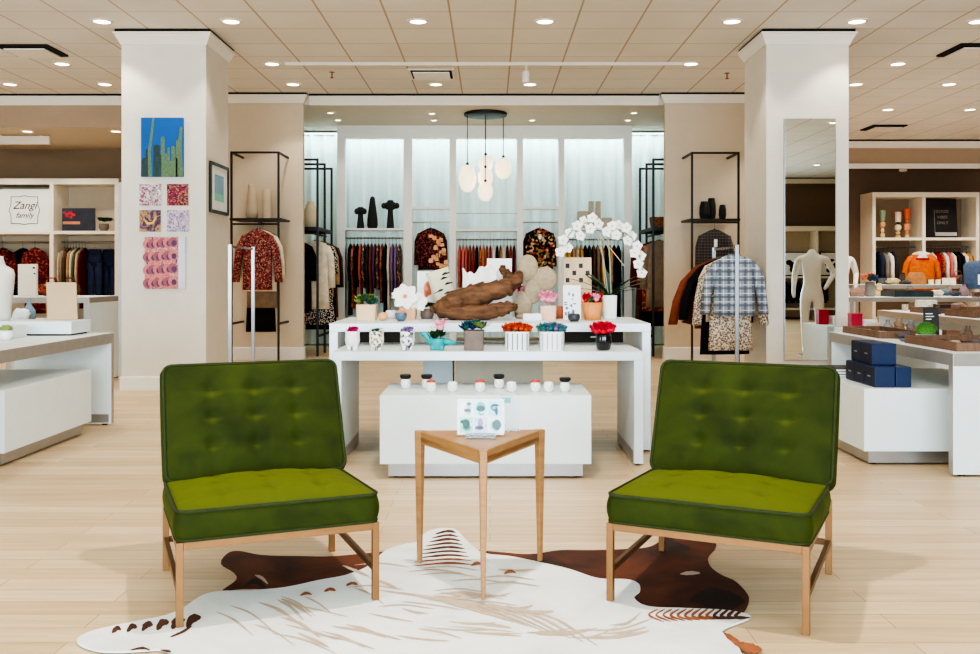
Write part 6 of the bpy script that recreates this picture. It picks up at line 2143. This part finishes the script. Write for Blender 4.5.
# more small goods crowding the tables on the mirror side
more = [
    ('vase', 888, 7.28, TZ1, .055, (150, 140, 134), 'grey bottle vase at the back of the moss ball table'),
    ('coil', 893, 6.75, ti, .035, (196, 176, 130), 'pale gold bangle in the long walnut tray, nearest its open side'),
    ('coil', 868, 7.25, ti, .03, (110, 96, 92), 'dark bangle at the far corner of the long walnut tray'),
    ('candle', 921, 6.95, TZ1, .035, (196, 148, 120), 'peach candle jar behind the black printed card'),
    ('cloth', 917, 7.25, TZ1, .06, (150, 136, 130), 'grey beige scarf at the far edge of the moss ball table'),
    ('box', 951, 6.75, TZ1, .05, (120, 84, 62), 'brown lidded box beside the black printed card'),
    ('neck', 968, 6.6, TZ1, .055, (90, 74, 66), 'dark necklace stand beside the walnut tray with the dark front'),
    ('vase', 938, 10.6, TZ1, .06, (96, 84, 80), 'dark bottle vase between the two second row trays'),
    ('bowl', 917, 11.3, TZ1, .07, (150, 120, 96), 'tan trinket bowl on the second row table'),
    ('bowl', 966, 10.9, TZ1, .06, (80, 90, 100), 'slate trinket bowl behind the near second row tray'),
    ('cloth', 934, 11.35, TZ1, .08, (176, 150, 120), 'tan scarf in front of the white display block'),
    ('candle', 977, 10.62, TZ1, .05, (232, 226, 214), 'cream candle jar at the photo edge of the second row'),
    ('bag', 910, 13.15, z3, .07, (96, 70, 56), 'small dark brown bag behind the black and teal tray'),
    ('candle', 865, 13.1, z3, .05, (176, 60, 60), 'red candle jar behind the dusty brown soft bag'),
    ('bowl', 921, 13.1, z3, .06, (200, 180, 150), 'pale trinket bowl behind the black and teal tray'),
    ('neck', 950, 13.18, z3, .07, (170, 130, 110), 'rosy necklace stand at the back of the third row table'),
    ('candle', 973, 14.6, z4, .06, (196, 120, 70), 'amber candle jar beside the black leather handbag'),
    ('cloth', 907, 14.55, z4, .07, (60, 52, 50), 'charcoal scarf beside the woven amber handbag'),
    ('box', 924, 15.0, z4, .08, (110, 72, 44), 'walnut lidded box behind the white candle jars'),
    ('box', 944, 15.05, z4, .07, (60, 44, 40), 'espresso brown lidded box behind the cream display block'),
    ('box', 885, 14.85, z4, .09, (88, 92, 96), 'slate grey lidded box at the pillar end of the tallest table'),
]
for g_ in more:
    goods(*g_)
e = potted('jacket_form', 'torso form in a dark blue denim jacket at the photo edge of the third row', 975.5, 13.0, z3, 'bust form')
rings = []
for z, a, b in ((.1, .14, .1), (.2, .145, .11), (.32, .16, .12), (.42, .165, .11), (.46, .13, .09), (.49, .07, .06)):
    rings.append([(a * math.cos(2 * PI * i / 20), b * math.sin(2 * PI * i / 20), z) for i in range(20)])
MB().frustum(rings).build('denim_jacket', mat('denim blue', (70, 86, 112), rough=.9, var=.2, scale=40), e, smooth=True)
MB().box((-.03, -.125, .16), (.03, -.122, .3)).build('paper_band', M_paper, e)
MB().lathe([(.09, 0), (.09, .01), (.012, .016), (.012, .1)], n=14).build('stand_base', M_steel, e)

# ================================================================ behind the camera, what the tall mirror shows
cube_shelving('cream shelving on the brown wall behind the camera, seen in the tall mirror', 6.4, 10.2, [8.3], -5.27, -4.75, 2.33, 1.12, M_tan) if 0 else None
e = empty('wall_shelving', 'cream shelving on the brown rear wall seen only in the tall mirror', 'shelving', (8.2, -4.75, 0))
for x in (-1.8, 0, 1.74):
    MB().box((x, -.5, 0), (x + .06, 0, 2.24)).build('upright', M_cream, e)
MB().box((-1.8, -.5, 2.24), (1.8, 0, 2.36)).build('top_board', M_cream, e)
MB().box((-1.74, -.5, .05), (1.74, -.48, 2.24)).build('back_board', M_tan, e)
for a, b in ((-1.74, 0), (.06, 1.74)):
    MB().box((a, -.47, 1.05), (b, 0, 1.1)).build('shelf', M_cream, e)
    MB().box((a, -.47, .25), (b, 0, .3)).build('shelf', M_cream, e)
for i, (x, w) in enumerate(((7.65, .46), (8.75, .4))):
    q = empty('framed_print', ('wide black framed ink print on the rear shelving, seen in the mirror', 'second ink print on the rear shelving, seen in the mirror')[i], 'picture', (x, -4.95, 1.1005))
    MB().box((-w, 0, 0), (w, .03, .62)).build('picture_frame', M_black, q)
    MB().box((-w + .03, .03, .03), (w - .03, .034, .59)).build('mount', M_paper, q)
    m = MB()
    rn = random.Random(i)
    for k in range(9):
        m.lathe([(1, 0), (1, .0005)], n=9, M=Matrix.Translation((rn.uniform(-.2, .2), .0345 + k * .0002, .28 + rn.uniform(-.14, .14))) @ Matrix.Rotation(-PI / 2, 4, 'X') @ Matrix.Diagonal((rn.uniform(.03, .09), rn.uniform(.03, .09), 1, 1)))
    m.build('ink_print', M_ink, q)
for i in range(8):
    garment('black coat in the rear shelving seen in the mirror, %s along' % ORD[i], 'coat', 'black', (7.0 + i * .17 + (.3 if i > 6 else 0), -4.98, 1.05), PI / 2, length=.5, width=.36, thick=.05, sleeve=.4, seed=120 + i, group='black coats in the rear shelving', n=10)

for i, (x, y) in enumerate(((3.7, 3.6), (5.6, 3.6), (5.6, .6), (7.4, .6), (7.4, -2.4))):
    m = MB()
    ring = lambda q, z: [(q * math.cos(2 * PI * k / 20), q * math.sin(2 * PI * k / 20), z) for k in range(20)]
    m.frustum([ring(.078, -.002), ring(.082, -.012), ring(.105, -.008), ring(.107, 0)], caps=False)
    o = tag(m.build('recessed_downlight', M_rim, smooth=True, loc=(x, y, ZC - .001)), 'ceiling downlight reflected in the tall mirror, %s from its top' % ORD[i], 'ceiling light', 'reflected ceiling downlights')
    MB().lathe([(0.001, -.006), (.079, -.005), (.079, -.001)], n=20).build('lamp_lens', M_lamp, o)
crown_x(9, 5.2, 11.6, -5.3) if 0 else None
m = MB().box((5.2, -5.3, 3.48), (11.6, -5.25, 3.6)).box((5.2, -5.3, 3.6), (11.6, -5.27, ZC), 1)
struct(m.build('trim_9', [M_trimw, M_shadow]))
# ================================================================ light
def spot(x, y, z, power, size=100, blend=.35, col=(1, .93, .83)):
    l = bpy.data.lights.new('downlight lamp', 'SPOT')
    l.energy = power; l.spot_size = R(size); l.spot_blend = blend; l.color = col; l.shadow_soft_size = .08
    o = bpy.data.objects.new('downlight lamp', l); COL.objects.link(o)
    o.location = (x, y, z - .03)


for x, y, z, p in SPOTS:
    spot(x, y, z, 36 * p)
for y in (7.3, 5.45, 3.6, 1.8, -.1):
    for x in (-5.6, -3.7, -1.85, 0, 1.85, 3.7, 5.6):
        spot(x, y, ZC, 240 if (x, y) == (0, 3.6) else (18 if abs(x) < 2 and y < 6 else 30), 140 if (x, y) == (0, 3.6) else 100)
for x in (-8.4, -7.4, -6.4):
    spot(x, 13.9, 3.18, 45, 130)
for x in (4.6, 6.2, 7.8, 9.4):
    for y in (12.2, 15.9):
        spot(x, y, ZC, 130, 120)
for x in (-8, -6, -4.6):
    spot(x, 9.1, ZC, 60); spot(x, 11, ZC, 60)


def area(loc, rot, sx, sy, power, col):
    l = bpy.data.lights.new('area lamp', 'AREA')
    l.shape = 'RECTANGLE'; l.size = sx; l.size_y = sy; l.energy = power; l.color = col
    o = bpy.data.objects.new('area lamp', l); COL.objects.link(o)
    o.location = loc; o.rotation_euler = rot
    return o


area((-1.1, -5.2, 1.75), (PI / 2, 0, 0), 12, 2.9, 1200, (.68, .87, 1))          # daylight through the shop windows behind the camera
area((-.1, 15.1, 3.46), (R(8), 0, 0), 6.2, .2, 52, (.72, .95, 1))             # cove strip above the curtain
for px, d in ((-9, 1), (9, 1)):
    pass
w = bpy.data.worlds.new('world'); SC.world = w
w.use_nodes = True
w.node_tree.nodes['Background'].inputs['Color'].default_value = (.8, .9, 1, 1)
w.node_tree.nodes['Background'].inputs['Strength'].default_value = .6
SC.view_settings.view_transform = 'AgX'
SC.view_settings.look = 'AgX - High Contrast'
SC.view_settings.exposure = 0.18
